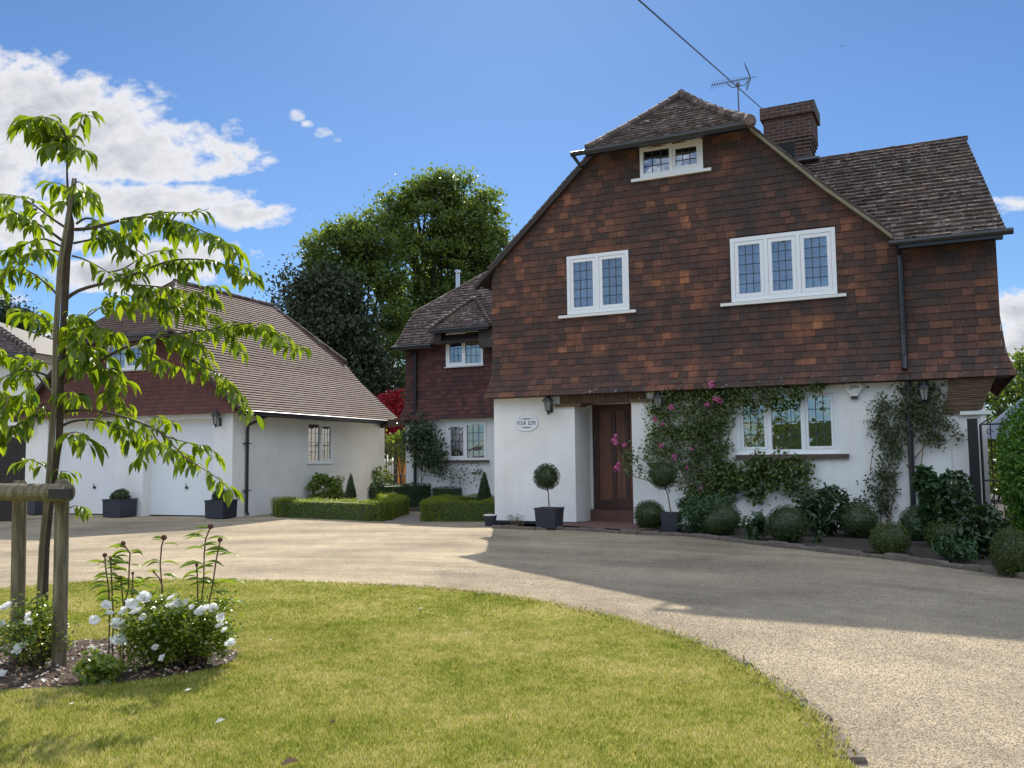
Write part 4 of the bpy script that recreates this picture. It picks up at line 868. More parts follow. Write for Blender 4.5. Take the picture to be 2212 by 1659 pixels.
# ------------------------------------------------------------------ lawn grass
def inpoly(P_, poly):
    x, y = P_[:, 0], P_[:, 1]; c = np.zeros(len(P_), bool); n = len(poly)
    for i in range(n):
        x0, y0 = poly[i]; x1, y1 = poly[(i+1) % n]
        if y0 == y1: continue
        c ^= ((y0 > y) != (y1 > y)) & (x < (x1-x0)*(y-y0)/(y1-y0)+x0)
    return c
def visible(P_, m=.08):
    q = P_-CAM; z = q@_f; X = (q@RT)/z*F/CX; Y = (q@UP)/z*F/CY
    return (z > .2) & (np.abs(X) < 1+m) & (np.abs(Y) < 1+m)
def blades(n, ymin, ymax, hgt, wid, xr=(-8.5, 1.75)):
    P_ = np.stack([RNG.uniform(*xr, n), RNG.uniform(ymin, ymax, n), np.full(n, .012)], 1)
    lp = [(x+(.045 if x > 0 else 0), y+.03) for x, y in LAWN]
    P_ = P_[inpoly(P_, lp)]
    d = ((P_[:, 0]-BEDC[0])/BEDR[0])**2+((P_[:, 1]-BEDC[1])/BEDR[1])**2; P_ = P_[d > 1.0]; P_ = P_[visible(P_)]
    n = len(P_); th = RNG.uniform(0, 2*math.pi, n); ln_ = RNG.normal(0, .45, (n, 2)); hh = hgt*RNG.uniform(.5, 1.25, n); w_ = wid*RNG.uniform(.7, 1.3, n)
    sd = np.stack([np.cos(th), np.sin(th), np.zeros(n)], 1)*w_[:, None]*.5; tip = np.concatenate([ln_*hh[:, None], hh[:, None]], 1); mid = tip*np.array([.35, .35, .55])
    v = np.stack([P_-sd, P_+sd, P_+mid+sd*.8, P_+tip, P_+mid-sd*.8], 1).reshape(-1, 3); i = np.arange(n)*5
    return v, np.stack([i, i+1, i+2, i+4], 1), np.stack([i+4, i+2, i+3], 1)
mb = MB()
for n_, y0, y1, hh, ww in ((520000, 3.3, 5.2, .026, .0034), (560000, 5.2, 7.4, .026, .0045), (330000, 7.4, 10.1, .026, .007)):
    v, q4, q3 = blades(n_, y0, y1, hh, ww); b = mb.n; mb.add(v, q4, 0, False); mb.Fc.append((q3+b, 0))
# ragged longer tufts along the lawn edge
ed = [np.array(p) for p in LAWN[:20]]; P_ = []
for a, b_ in zip(ed[:-1], ed[1:]):
    k = int(np.linalg.norm(b_-a)*420)
    for i in range(k): q = a+(b_-a)*random.random(); e_ = abs(random.gauss(0, 1))*.03*(1+1.2*math.sin(i*.02+a[1]*5)**2); P_.append((q[0]+e_*(1 if q[0] > -1 else .3), q[1]+e_*.6, .01))
P_ = np.array(P_); n = len(P_); th = RNG.uniform(0, 6.28, n); hh = RNG.uniform(.02, .055, n); sdv = np.stack([np.cos(th), np.sin(th), 0*th], 1)*.003; tip = np.concatenate([RNG.normal(0, .6, (n, 2))*hh[:, None], hh[:, None]], 1)
v = np.stack([P_-sdv, P_+sdv, P_+tip*.6+sdv, P_+tip, P_+tip*.6-sdv], 1).reshape(-1, 3); i = np.arange(n)*5; b = mb.n; mb.add(v, np.stack([i, i+1, i+2, i+4], 1), 0, False); mb.Fc.append((np.stack([i+4, i+2, i+3], 1)+b, 0))
tag(mb.build('grass', 'grass_blade', loc=(0, 0, 0)), 'short sunlit lawn grass with straw coloured dry patches', 'grass', kind='stuff')
# loose gravel stones
def stones(n, xr, yr, s0, keep):
    P_ = np.stack([RNG.uniform(*xr, n), RNG.uniform(*yr, n), np.zeros(n)], 1); P_ = P_[keep(P_)]; P_ = P_[visible(P_, .03)]; n = len(P_)
    sz = s0*RNG.uniform(.5, 1.4, n); th = RNG.uniform(0, 6.28, n); c_, s_ = np.cos(th), np.sin(th)
    base = np.array([(1, 0, .1), (0, .75, .1), (-1, 0, .1), (0, -.75, .1), (.1, .1, .8)])
    v = base[None]*sz[:, None, None]*RNG.uniform(.7, 1.3, (n, 5, 1)); x = v[..., 0]*c_[:, None]-v[..., 1]*s_[:, None]; y = v[..., 0]*s_[:, None]+v[..., 1]*c_[:, None]
    v = np.stack([x, y, v[..., 2]], 2)+P_[:, None, :]; i = np.arange(n)*5
    return v.reshape(-1, 3), np.concatenate([np.stack([i+a, i+b_, i+4], 1) for a, b_ in ((0, 1), (1, 2), (2, 3), (3, 0))])
mb = MB(); lawn_in = lambda P_: ~inpoly(P_, [(x-(.05 if x > 0 else 0), y-.05) for x, y in LAWN])
for n_, xr, yr, s0 in ((70000, (.5, 5.5), (3.5, 8), .0042), (26000, (-1, 5.5), (6, 11), .0045)):
    v, f_ = stones(n_, xr, yr, s0, lawn_in); mb.add(v, f_, 0, False)
tag(mb.build('gravel_stones', 'pebble', loc=(0, 0, 0)), 'loose pale gravel stones scattered over the driveway', 'gravel', kind='stuff')
# edging stones, lawn side and border side
def edgestones(pts, z, w, h, lr, label, group, gap=.012, off=0.0):
    pts = [np.array(p[:2], float) for p in pts]; L_ = [0]
    for a, b_ in zip(pts[:-1], pts[1:]): L_.append(L_[-1]+np.linalg.norm(b_-a))
    s = 0.0; out_ = []
    def pos(s_): return np.array([np.interp(s_, L_, [p[0] for p in pts]), np.interp(s_, L_, [p[1] for p in pts])])
    while s < L_[-1]-.05:
        l = random.uniform(*lr); e_ = min(s+l, L_[-1]); a, b_ = pos(s), pos(e_); d = b_-a; d /= np.linalg.norm(d); nn = np.array([-d[1], d[0]])*w/2*random.uniform(.8, 1.15); o_ = np.array([-d[1], d[0]])*(off+random.uniform(-.012, .012)); hh = h*random.uniform(.7, 1.15); j = lambda: np.array([random.uniform(-.010, .010), random.uniform(-.010, .010)])
        mb = MB(); base = [a-nn+o_+j(), b_-nn+o_+j(), b_+nn+o_+j(), a+nn+o_+j()]; c = sum(base)/4
        ring = lambda k, zz: [(*(c+(p-c)*k), zz) for p in base]
        mid = []
        vs = ring(1.0, z-.02)+ring(1.0, z+hh*.6)+ring(.88, z+hh+random.uniform(-.006, .006))
        fs = [(8, 9, 10, 11)]+[(k+o2, (k+1) % 4+o2, (k+1) % 4+4+o2, k+4+o2) for o2 in (0, 4) for k in range(4)]
        mb.add(vs, fs); ob = mb.build('edging_stone', 'edging'); tag(ob, label, 'edging stone', group); out_.append(ob); s = e_+gap
    return out_
edgestones([(p[0]+.075, p[1]+.045) for p in LAWN[:14]], 0, .10, .024, (.12, .3), 'flat worn edging stone set between the lawn and the gravel', 'edging stones along the lawn')
bp = [G(x, y) for x, y in ((1067, 1141), (1152, 1144.5), (1219, 1145), (1312, 1149.5), (1385, 1155), (1475, 1157.5), (1558, 1167), (1641, 1177), (1741, 1187.5), (1843, 1200), (1943, 1210), (2010, 1220), (2093, 1231), (2212, 1249), (2330, 1270))]
edgestones(bp, 0, .12, .065, (.2, .42), 'rough dark edging stone at the foot of the house border', 'edging stones along the house border')
# ------------------------------------------------------------------ box balls in the border
balls = [(1408, 1147, 70, 66, 'leaf_box_shaded', 'clipped box ball right beside the front door'), (1566, 1162, 90, 76, 'leaf_box_dark', 'dark clipped box ball below the left part of the big window'), (1712, 1178, 94, 86, 'leaf_box_dark', 'large dark box ball below the right end of the window sill'),
 (1871, 1168, 84, 80, 'leaf_box_dark', 'dark round box ball left of the drainpipe foot'), (1939, 1205, 84, 74, 'leaf_box_shaded', 'light green box ball standing nearest the gravel'), (2000, 1174, 82, 80, 'leaf_dark', 'very dark shrub ball at the foot of the drainpipe'),
 (2060, 1190, 88, 68, 'leaf_box_shaded', 'olive green box ball behind the low skimmia'), (2147, 1200, 80, 80, 'leaf_box_dark', 'deep green box ball in front of the iron gate'), (2205, 1250, 82, 108, 'leaf_box_shaded', 'tall box ball cut by the right picture edge')]
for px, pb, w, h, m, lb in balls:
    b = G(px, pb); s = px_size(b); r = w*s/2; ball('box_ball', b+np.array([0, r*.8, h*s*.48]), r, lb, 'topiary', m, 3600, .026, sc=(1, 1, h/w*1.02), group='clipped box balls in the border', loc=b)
bushpx('skimmia', 2072, 1222, 104, 58, 'low fresh green whorled shrub near the edging stones', 'shrub', 'leaf_blue', 900, .075, asp=.35, clumps=16)
bushpx('peony_bush', 1540, 1158, 165, 108, 'blue-green leafy bush behind the box balls below the rose', 'shrub', 'leaf_blue', 2600, .085, asp=.35, clumps=30, csize=.3)
bushpx('leafy_shrub', 1640, 1172, 70, 75, 'mid green leafy plant between two dark box balls', 'shrub', 'leaf_blue', 900, .07, asp=.5, clumps=12)
bushpx('rhododendron', 1810, 1165, 170, 125, 'dark glossy rhododendron against the white wall', 'shrub', 'leaf_dark', 2200, .12, asp=.36, clumps=30, csize=.28, stems=10, down=.3)
bushpx('rhododendron', 1745, 1150, 60, 95, 'small dark rhododendron below the window sill end', 'shrub', 'leaf_dark', 500, .11, asp=.36, clumps=10, csize=.3, stems=6)
bushpx('hydrangea', 2030, 1185, 115, 220, 'broad leaved climbing shrub right of the drainpipe', 'shrub', 'leaf_blue', 750, .12, asp=.75, clumps=26, csize=.2, stems=14, depth=.35)
bushpx('hydrangea', 2098, 1190, 110, 170, 'dense dark shrub in front of the gate post', 'shrub', 'leaf_dark', 1500, .09, asp=.7, clumps=18, csize=.35, stems=8, depth=.6)
bushpx('lavender', 1113, 1141, 46, 36, 'small sparse lavender clump against the white pier', 'plant', 'lavender', 260, .045, asp=.2, clumps=12, stems=16, stemmat='twig')
bushpx('seedling', 1768, 1178, 44, 30, 'low dark seedling at the border edge', 'plant', 'leaf_dark', 120, .06, clumps=5)
# laurel hedge and trees at the right edge
def hedge_mass(name, c, r, label, cat, m, n, size, amp=.18):
    return ball(name, c, 1.0, label, cat, m, n, size, sc=r, amp=amp, loc=np.array([c[0], c[1], 0]), poke=.10)
c = at(2222, 1020, 13.2); hedge_mass('laurel_hedge', (c[0]+.55, 13.4, .98), (.85, .8, 1.36), 'bright green laurel hedge at the right picture edge', 'hedge', 'leaf_laurel', 13000, .075)
bushpx('shade_shrub', 2150, 1215, 120, 120, 'very dark bush filling the gap behind the iron gate', 'shrub', 'leaf_dark', 2200, .09, asp=.5, clumps=22, csize=.35)
# ------------------------------------------------------------------ climbers on the house wall
def wallclimb(name, polys, fr, v0, label, cat, m, n, size, thick=.22, clumps=60, cs=.10, stems=(), stemmat='twig', flowers=(), fm='petal_pink', asp=.6, down=.4, fsz=.043):
    pts_ = []
    for poly, wt in polys:
        pw = [fr.P(x, y, v0) for x, y in poly]; xs = [p[0] for p in pw]; zs_ = [p[1] for p in pw]
        nn = int(clumps*wt); cc_ = []
        while len(cc_) < nn:
            q = np.stack([RNG.uniform(min(xs), max(xs), 50), RNG.uniform(min(zs_), max(zs_), 50)], 1); q = q[inpoly(q, pw)]; cc_ += list(q)
        cc_ = np.array(cc_[:nn]); k = int(n*wt); id_ = RNG.integers(0, nn, k); q = cc_[id_]+RNG.normal(0, cs, (k, 2)); dv = -np.abs(RNG.normal(0, thick*.5, k))-.03
        pts_.append(np.stack([q[:, 0], v0+dv, q[:, 1]], 1))
    Q = np.concatenate(pts_); Q = Q[Q[:, 2] > .05]; P_ = fr.T(Q)
    x0, z0 = fr.P(*polys[0][0][0], v0); b = fr.w(float(np.median(Q[:, 0])), v0, 0); t = thing(name, b, label, cat)
    mb = MB(); nrm = np.tile(-fr.v*.8+np.array([0, 0, .4]), (len(P_), 1)); mb.cards(P_, size, nrm, .9, asp, 0, .2, down); mb.build('foliage', m, t)
    mb = MB()
    for st in stems:
        pp = [fr.w(*[fr.P(x, y, v0-.04)[0], v0-.05-random.uniform(0, .05), fr.P(x, y, v0-.04)[1]]) for x, y in st]; mb.tube(pp, list(np.linspace(.012, .005, len(pp))), 5)
    if stems: mb.build('stems', stemmat, t)
    for x, y, sc_ in flowers:
        a, z = fr.P(x, y, v0-.22); c = fr.w(a, v0-.24, z); mb = MB(); v = RNG.normal(size=(26, 3)); v /= np.linalg.norm(v, axis=1)[:, None]
        mb.cards(c+v*fsz*sc_*RNG.uniform(.2, 1, (26, 1)), fsz*sc_*1.1, v, .5, .9, 0, .3); mb.build('flower', fm, t)
    return t
rose_poly = [(1398, 862), (1440, 842), (1560, 838), (1770, 832), (1782, 848), (1765, 862), (1720, 868), (1640, 884), (1590, 890), (1568, 930), (1575, 985), (1560, 1010), (1540, 1010), (1470, 985), (1430, 960), (1400, 940), (1412, 900)]
fan = [[(1527, 1130), (1524, 1080), (1515, 1000), (1480, 940), (1440, 900)], [(1527, 1130), (1520, 1050), (1500, 960), (1470, 880)], [(1528, 1130), (1530, 1040), (1525, 950), (1520, 870)], [(1528, 1130), (1540, 1060), (1560, 980), (1590, 900), (1640, 870)], [(1527, 1120), (1500, 1070), (1470, 1010), (1440, 980), (1400, 965)],
  [(1528, 1110), (1545, 1040), (1585, 1000), (1600, 985)], [(1520, 1100), (1490, 1010), (1440, 930)], [(1527, 1080), (1545, 960), (1500, 900)], [(1530, 1060), (1500, 960), (1560, 900)], [(1600, 870), (1680, 860), (1770, 840)]]
wallclimb('climbing_rose', [(rose_poly, .72), ([(1400, 935), (1430, 925), (1480, 985), (1440, 985), (1395, 975)], .05), ([(1470, 985), (1560, 990), (1550, 1060), (1500, 1080), (1460, 1040)], .12), ([(1500, 1060), (1540, 1060), (1540, 1120), (1490, 1120)], .08)],
  H, 0, 'pink climbing rose trained on the white wall round the big window', 'climber', 'leaf_rose', 8200, .062, .22, 230, .085, fan, 'stem_red',
  [(1539, 832, 1.5), (1548, 862, 1.5), (1556, 868, 1.3), (1529, 874, 1.1), (1452, 880, 1.3), (1416, 905, 1.1), (1431, 917, .8), (1429, 963, 1.1), (1458, 987, 1.1), (1483, 1010, .9), (1495, 970, .7), (1480, 1095, .8), (1515, 1055, .7)])
spray = [[(1445, 1040), (1412, 1010), (1385, 990), (1352, 975), (1345, 962)], [(1445, 1040), (1400, 1020), (1365, 1000)], [(1420, 1010), (1405, 975), (1380, 965)], [(1430, 1045), (1390, 1035), (1350, 1022), (1335, 1012)]]
wallclimb('rose_spray', [([(1350, 965), (1400, 960), (1425, 1010), (1400, 1040), (1360, 1030), (1345, 1000)], 1.0)], H, -.25, 'arching leafy rose shoots with pink blooms in front of the oak door', 'climber', 'leaf_rose', 190, .075, .12, 26, .05, spray, 'stem_green',
  [(1326, 950, 1.1), (1331, 957, 1.1), (1330, 941, .8), (1348, 960, 1.0), (1333, 1013, 1.3), (1337, 1005, 1.0)], asp=.5, fsz=.045)
wallclimb('vine', [([(1590, 1000), (1640, 992), (1690, 996), (1745, 990), (1757, 1025), (1742, 1050), (1700, 1062), (1660, 1050), (1640, 1085), (1600, 1050), (1560, 1080), (1545, 1010)], 1.0)], H, 0, 'leafy vine spreading under the brown window sill', 'climber', 'leaf_rose', 1700, .088, .14, 60, .085,
  [[(1560, 1100), (1600, 1040), (1680, 1020), (1740, 1010)], [(1560, 1100), (1620, 1060), (1700, 1050)], [(1590, 1060), (1640, 1010), (1720, 1000)]], 'stem_red', asp=.75)
wallclimb('clematis', [([(1905, 850), (1960, 822), (1985, 820), (2035, 840), (2038, 880), (2020, 940), (2050, 950), (1990, 960), (1960, 950), (1930, 1000), (1935, 1070), (1890, 1080), (1880, 1050), (1895, 980), (1880, 930)], .9), ([(2040, 915), (2075, 925), (2078, 945), (2050, 940)], .04), ([(1900, 1060), (1930, 1060), (1930, 1110), (1900, 1110)], .06)],
  H, 0, 'straggling grey-green clematis round the drainpipe and lantern', 'climber', 'leaf_clematis', 4200, .048, .16, 170, .07,
  [[(1905, 1140), (1900, 1080), (1920, 1000), (1950, 940), (1970, 860)], [(1915, 1140), (1935, 1060), (1925, 980), (1900, 900)], [(1960, 1010), (2000, 960), (2040, 960), (2075, 930)], [(1950, 1020), (1910, 1030), (1880, 1020), (1885, 980), (1905, 960)], [(1990, 1140), (1985, 1050), (1995, 960), (1990, 880)]], 'twig', asp=.7)
wallclimb('clematis', [([(893, 912), (925, 905), (940, 935), (962, 960), (966, 1010), (945, 1015), (900, 985), (886, 950)], 1.0)], H, 4.9, 'dark ivy-like climber on the left wing corner above its stem', 'climber', 'leaf_dark', 2400, .085, .35, 60, .16, [[(912, 1060), (912, 980), (915, 930)], [(912, 1040), (930, 990), (945, 960)]], 'bark')
wallclimb('clematis', [([(985, 1015), (1040, 1010), (1045, 1030), (1010, 1045), (975, 1035)], 1.0)], H, 4.9, 'thin bare climber low on the left wing wall under the window', 'climber', 'leaf_clematis', 240, .06, .12, 16, .09, [[(995, 1060), (995, 1030), (1020, 1020), (1045, 1020)], [(995, 1035), (975, 1015)]], 'stem_red')
# ------------------------------------------------------------------ planters and topiary standards
def planter(px, pyb, w, h, label, taper=.12, name='planter', fr=H, dy=None):
    b = G(px, pyb, .02 if fr is GA else .04); s = px_size(b); W = w*s/2*.86; hh = h*s; t = thing(name, b, label, 'planter', 'square slate planters'); f_ = Fr((b+fr.v*W), -26 if fr is H else -21); f_.o[2] = b[2]
    mb = MB(f_); k = 1-taper; T_ = .03
    def ring(r_, z): return [(-r_, -r_, z), (r_, -r_, z), (r_, r_, z), (-r_, r_, z)]
    vs = ring(W*k, 0)+ring(W*.985, hh*.93)+ring(W*1.04, hh*.93)+ring(W*1.04, hh)+ring(W*.93, hh)+ring(W*.9, hh*.88); fs = [(3, 2, 1, 0)]
    for L_ in range(5): fs += [(L_*4+j, L_*4+(j+1) % 4, L_*4+4+(j+1) % 4, L_*4+4+j) for j in range(4)]
    mb.add(vs, fs); mb.build('pot', 'planter_slate', t)
    mb = MB(f_); r_ = W*.9; mb.add(ring(r_, hh*.885), [(0, 1, 2, 3)]); mb.build('compost', 'soil', t)
    return f_.w(0, 0, hh*.885), W, hh
def standard(px, pyb, w, h, label, plabel, bx, by, br):
    top, W, hh = planter(px, pyb, w, h, plabel); s = px_size(top); c = at(bx, by, top[1]); r = br*s
    t = thing('standard_box_tree', top, label, 'topiary', 'ball-headed box trees in planters')
    mb = MB(); mb.tube([top-np.array([0, 0, .03]), (top+c)/2+np.array([.012, 0, 0]), c-np.array([0, 0, r*.6])], [.014, .011, .012], 7); mb.build('stem', 'twig', t)
    ball('ball_head', c, r, None, None, 'leaf_box_dark', 2600, .030, parent=t, amp=.06, poke=.12)
standard(1177, 1141, 58, 43, 'box ball tree on a thin stem beside the oval sign', 'slate grey tapered planter left of the front door', 1180, 1030, 27)
standard(1446, 1150, 44, 42, 'box ball tree partly behind rose shoots right of the door', 'dark planter mostly hidden by the box ball at the door', 1432, 1025, 30)
for px, pb, w, h, lb, pl in ((239, 1117, 58, 38, 'small clipped bush in the planter between the garage doors', 'dark square planter between the two garage doors'), (461, 1120, 57, 39, 'small clipped bush in the planter at the right garage pier', 'dark square planter at the right garage pier'), (62, 1112, 40, 36, 'small bush in the planter at the left garage pier', 'dark square planter at the left garage pier')):
    top, W, hh = planter(px, pb, w, h, pl, .05, fr=GA); ball('planter_bush', top+np.array([0, 0, .10]), W*.82, lb, 'shrub', 'leaf_box_dark', 900, .05, sc=(1, 1, .85), amp=.14, group='bushes in the garage planters', loc=top)
# ------------------------------------------------------------------ box hedges and cones
def boxhedge(name, pts, w, h, label, m, n, size=.03, z0=0.0, tagc='hedge'):
    pts = [np.array(p[:2], float) for p in pts]; seg = [(a, b) for a, b in zip(pts[:-1], pts[1:])]; Ls = [np.linalg.norm(b-a) for a, b in seg]; tot = sum(Ls)
    P_ = []; Nn = []; mb = MB()
    for (a, b), L_ in zip(seg, Ls):
        d = (b-a)/L_; nn = np.array([-d[1], d[0]]); k = int(n*(L_+w)/(tot+w)); s_ = RNG.uniform(-w/2, L_+w/2, k); q = RNG.uniform(0, 1, k)*(w+2*h)
        side = np.where(q < w, q-w/2, np.where(q < w+h, w/2, -w/2)); z = np.where(q < w, h, np.where(q < w+h, q-w, q-w-h)); en = RNG.uniform(size=k)
        face = np.where(q < w, 0, np.where(q < w+h, 1, 2)); e_ = en < .12; s_ = np.where(e_, np.where(en < .06, -w/2, L_+w/2), s_); side = np.where(e_, RNG.uniform(-w/2, w/2, k), side); z = np.where(e_, RNG.uniform(0, h, k), z)
        # rounded shoulders
        jt = RNG.normal(0, .018, (k, 3)); wob = .02*np.sin(s_*7+1)+.015*np.sin(s_*17)
        rr = np.maximum(0, np.abs(side)-(w/2-.07)); z = z-rr*rr*5*(face == 0)
        xy = a+d*s_[:, None]+nn*(side*(1+.0*wob))[:, None]; p3 = np.stack([xy[:, 0], xy[:, 1], z0+np.maximum(z+wob*(z > h*.8), .02)], 1)+jt; P_.append(p3)
        nr = np.zeros((k, 3)); nr[:, 2] = (face == 0); nr[:, :2] = np.where((face == 1)[:, None], nn, np.where((face == 2)[:, None], -nn, 0)); Nn.append(nr+np.array([0, 0, .2]))
        c4 = [a-d*(w/2-.03)-nn*(w/2-.03), b+d*(w/2-.03)-nn*(w/2-.03), b+d*(w/2-.03)+nn*(w/2-.03), a-d*(w/2-.03)+nn*(w/2-.03)]
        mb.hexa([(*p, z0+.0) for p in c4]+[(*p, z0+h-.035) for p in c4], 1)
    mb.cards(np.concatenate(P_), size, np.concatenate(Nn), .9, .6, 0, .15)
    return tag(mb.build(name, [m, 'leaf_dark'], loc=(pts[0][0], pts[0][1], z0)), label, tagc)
hl, hr_ = G(618, 1118), G(826, 1126)
boxhedge('box_hedge', [hl+np.array([-.28, .75, 0]), hl+np.array([0, .22, 0]), hr_+np.array([-.1, .22, 0]), hr_+np.array([.05, 2.3, 0]), hr_+np.array([-.75, 5.2, 0])], .44, .41, 'bright clipped low box hedge below the garage side wall', 'leaf_box', 24000)
ql, qr = G(932, 1127), G(1062, 1127)
boxhedge('box_hedge', [qr+np.array([.05, .2, 0]), ql+np.array([0, .22, 0]), ql+np.array([.05, 2.4, 0]), ql+np.array([1.0, 2.9, 0])], .42, .42, 'bright clipped low box hedge beside the white pier', 'leaf_box', 16000)
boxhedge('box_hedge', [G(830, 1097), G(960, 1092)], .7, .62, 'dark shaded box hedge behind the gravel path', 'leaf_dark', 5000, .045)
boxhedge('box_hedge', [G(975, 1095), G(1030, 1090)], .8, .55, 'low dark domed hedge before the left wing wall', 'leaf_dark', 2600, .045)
def cone(px, pyb, pyt, w, label, m='leaf_box_dark'):
    b = G(px, pyb); s = px_size(b); h = (pyb-pyt)*s; r = w*s/2; n = 5200; z = 1-np.sqrt(RNG.uniform(0, 1, n)); th = RNG.uniform(0, 6.283, n); pr = (1-z)**.75*(1+.05*np.sin(th*3+z*5))
    rad = r*pr*RNG.uniform(.85, 1.06, n); P_ = np.stack([b[0]+rad*np.cos(th), b[1]+r+rad*np.sin(th), b[2]+z*h], 1); nr = np.stack([np.cos(th), np.sin(th), .4+0*th], 1)
    mb = MB(); mb.cards(P_, .032, nr, .9, .6, 0, .15); mb.lathe((b[0], b[1]+r, b[2]), [(r*.85*(1-k/8)**.75, h*k/8.3) for k in range(9)], 14, 1)
    tag(mb.build('box_cone', [m, 'leaf_dark'], loc=b), label, 'topiary', 'pointed box cones')
cone(754, 1112, 1021, 38, 'pointed box cone behind the hedge at the garage wall'); cone(1046, 1112, 1018, 44, 'pointed box cone behind the hedge at the white pier')
bushpx('anemone', 695, 1104, 120, 88, 'sunlit leafy perennials behind the left hedge', 'plant', 'leaf_bright', 1300, .11, asp=.7, clumps=26, csize=.22, stems=12, fold=.15)
bushpx('anemone', 812, 1088, 105, 86, 'sunlit tall leafy perennials by the iron gate', 'plant', 'leaf_bright', 1100, .11, asp=.7, clumps=24, csize=.24, stems=12, fold=.15)
bushpx('anemone', 650, 1100, 40, 62, 'single tall leafy stem against the garage side wall', 'plant', 'leaf_bright', 90, .10, asp=.7, clumps=6, csize=.25, stems=6)
bushpx('shade_shrub', 915, 1078, 130, 60, 'wide dark leafy shrub in shade before the left wing', 'shrub', 'leaf_blue', 2600, .12, asp=.6, clumps=30, csize=.3)
bushpx('conifer', 938, 1085, 40, 88, 'narrow dark conifer beside the left wing window', 'shrub', 'leaf_dark', 1600, .07, asp=.3, clumps=16, csize=.4)
t = thing('hose_pot', G(1059, 1137), 'dark round pot with white rim tucked left of the white pier', 'pot'); b = G(1059, 1137); mb = MB(); mb.lathe(b+np.array([0, .1, 0]), [(.10, 0), (.13, .20), (.12, .21)], 14); mb.build('pot', 'planter_slate', t); mb = MB(); mb.lathe(b+np.array([0, .1, 0]), [(.135, .205), (.14, .225), (.0, .227)], 14); mb.build('rim', 'white_paint', t)
# ------------------------------------------------------------------ background trees
def limb(mb, a, b, r0, r1, wig=.05, k=5):
    a = np.array(a, float); b = np.array(b, float); L_ = np.linalg.norm(b-a); pts = [a+(b-a)*i/k+(RNG.normal(0, wig*L_/k, 3) if 0 < i < k else 0)+np.array([0, 0, .10*L_*math.sin(math.pi*i/k)*.4]) for i in range(k+1)]
    mb.tube(pts, list(np.linspace(r0, r1, k+1)), 7)
def bgtree(name, base, blobs, label, m, n, size, nclump, crad, bark='bark_dark', forks=6, trunk_r=.3, fork_z=.35, asp=.6, down=.3, cat='tree', sub=True):
    base = np.array(base, float); blobs = [(np.array(c, float), np.array(r, float)) for c, r in blobs]; vol = np.array([r[0]*r[2] for c, r in blobs]); vol /= vol.sum()
    C_ = []
    for (c, r), w in zip(blobs, vol):
        k = max(2, int(nclump*w)); v = RNG.normal(size=(k, 3)); v /= np.linalg.norm(v, axis=1)[:, None]; C_.append(c+v*r*(RNG.uniform(.15, 1, (k, 1))**.5))
    C_ = np.concatenate(C_); id_ = RNG.integers(0, len(C_), n); cr = crad*RNG.uniform(.5, 1.35, len(C_)); v = RNG.normal(size=(n, 3)); P_ = C_[id_]+v*(cr[id_]*.42)[:, None]*np.array([1, 1, .75])
    P_ = P_[P_[:, 2] > .2]
    t = thing(name, base, label, cat); mb = MB(); mb.cards(P_, size, None, 1, asp, 0, .2, down); mb.build('crown', m, t)
    top = max(c[2]+r[2] for c, r in blobs); ctr = np.mean([c for c, r in blobs], 0); mb = MB(); fz = top*fork_z; fk = base+np.array([(ctr[0]-base[0])*.2, 0, fz]); limb(mb, base, fk, trunk_r, trunk_r*.7, .02); mb.build('trunk', bark, t)
    mb = MB(); big = []
    for c, r in blobs: big.append(c+np.array([0, 0, -.2*r[2]])); limb(mb, fk-np.array([0, 0, .3]), c+np.array([0, 0, .3*r[2]]), trunk_r*.26, .03, .06)
    if sub:
        for q in C_[::2]:
            j = int(np.argmin([np.linalg.norm(q-c)+3*max(0, c[2]-q[2]) for c in big])); s0 = big[j]*.6+fk*.4; limb(mb, s0, q, trunk_r*.16, .015, .05, 4)
    mb.build('branches', bark, t); return t
def blob(x, y, Y, rx, ry, rd=None):
    p = at(x, y, Y); s = Y/F; return (p, (rx*s, (rd or (rx+ry)/2)*s, ry*s))
Y = 50.0
bgtree('tall_tree', at(960, 1000, Y)*np.array([1, 1, 0]), [blob(940, 440, Y, 60, 72), blob(1000, 470, Y, 65, 70), blob(870, 490, Y, 58, 66), blob(1050, 480, Y, 38, 72), blob(1060, 560, Y, 46, 52), blob(930, 560, Y, 90, 70), blob(980, 405, Y, 45, 34), blob(885, 425, Y, 36, 34), blob(880, 650, Y, 76, 58), blob(1000, 640, Y, 60, 50), blob(860, 740, Y, 36, 70), blob(1080, 515, Y, 20, 36), blob(1010, 560, Y, 60, 60)],
  'tall airy light green tree rising behind the left wing', 'leaf_tree', 34000, .24, 270, .86, trunk_r=.42, fork_z=.42)
Y = 47.5
bgtree('leafy_tree', at(800, 1000, Y)*np.array([1, 1, 0]), [blob(800, 545, Y, 62, 56), blob(780, 490, Y, 38, 34), blob(712, 575, Y, 48, 36), blob(745, 520, Y, 42, 34), blob(770, 600, Y, 50, 34), blob(690, 560, Y, 34, 24), blob(672, 528, Y, 22, 18), blob(830, 600, Y, 40, 50), blob(845, 700, Y, 30, 50), blob(866, 830, Y, 18, 50)],
  'lighter green tree leaning over the dark beech behind the garage', 'leaf_tree', 17000, .23, 120, .86, trunk_r=.3, fork_z=.55)
Y = 44.5
bgtree('beech', at(735, 1000, Y)*np.array([1, 1, 0]), [blob(700, 690, Y, 70, 110), blob(745, 770, Y, 78, 110), blob(690, 790, Y, 60, 90), blob(780, 800, Y, 45, 90), blob(715, 640, Y, 60, 40), blob(652, 640, Y, 28, 60), blob(645, 720, Y, 24, 70), blob(800, 850, Y, 36, 50)],
  'dense dark purple-black beech behind the garage roof', 'leaf_beech_dark', 42000, .22, 190, 1.3, trunk_r=.5, fork_z=.25, sub=False)
Y = 44.0
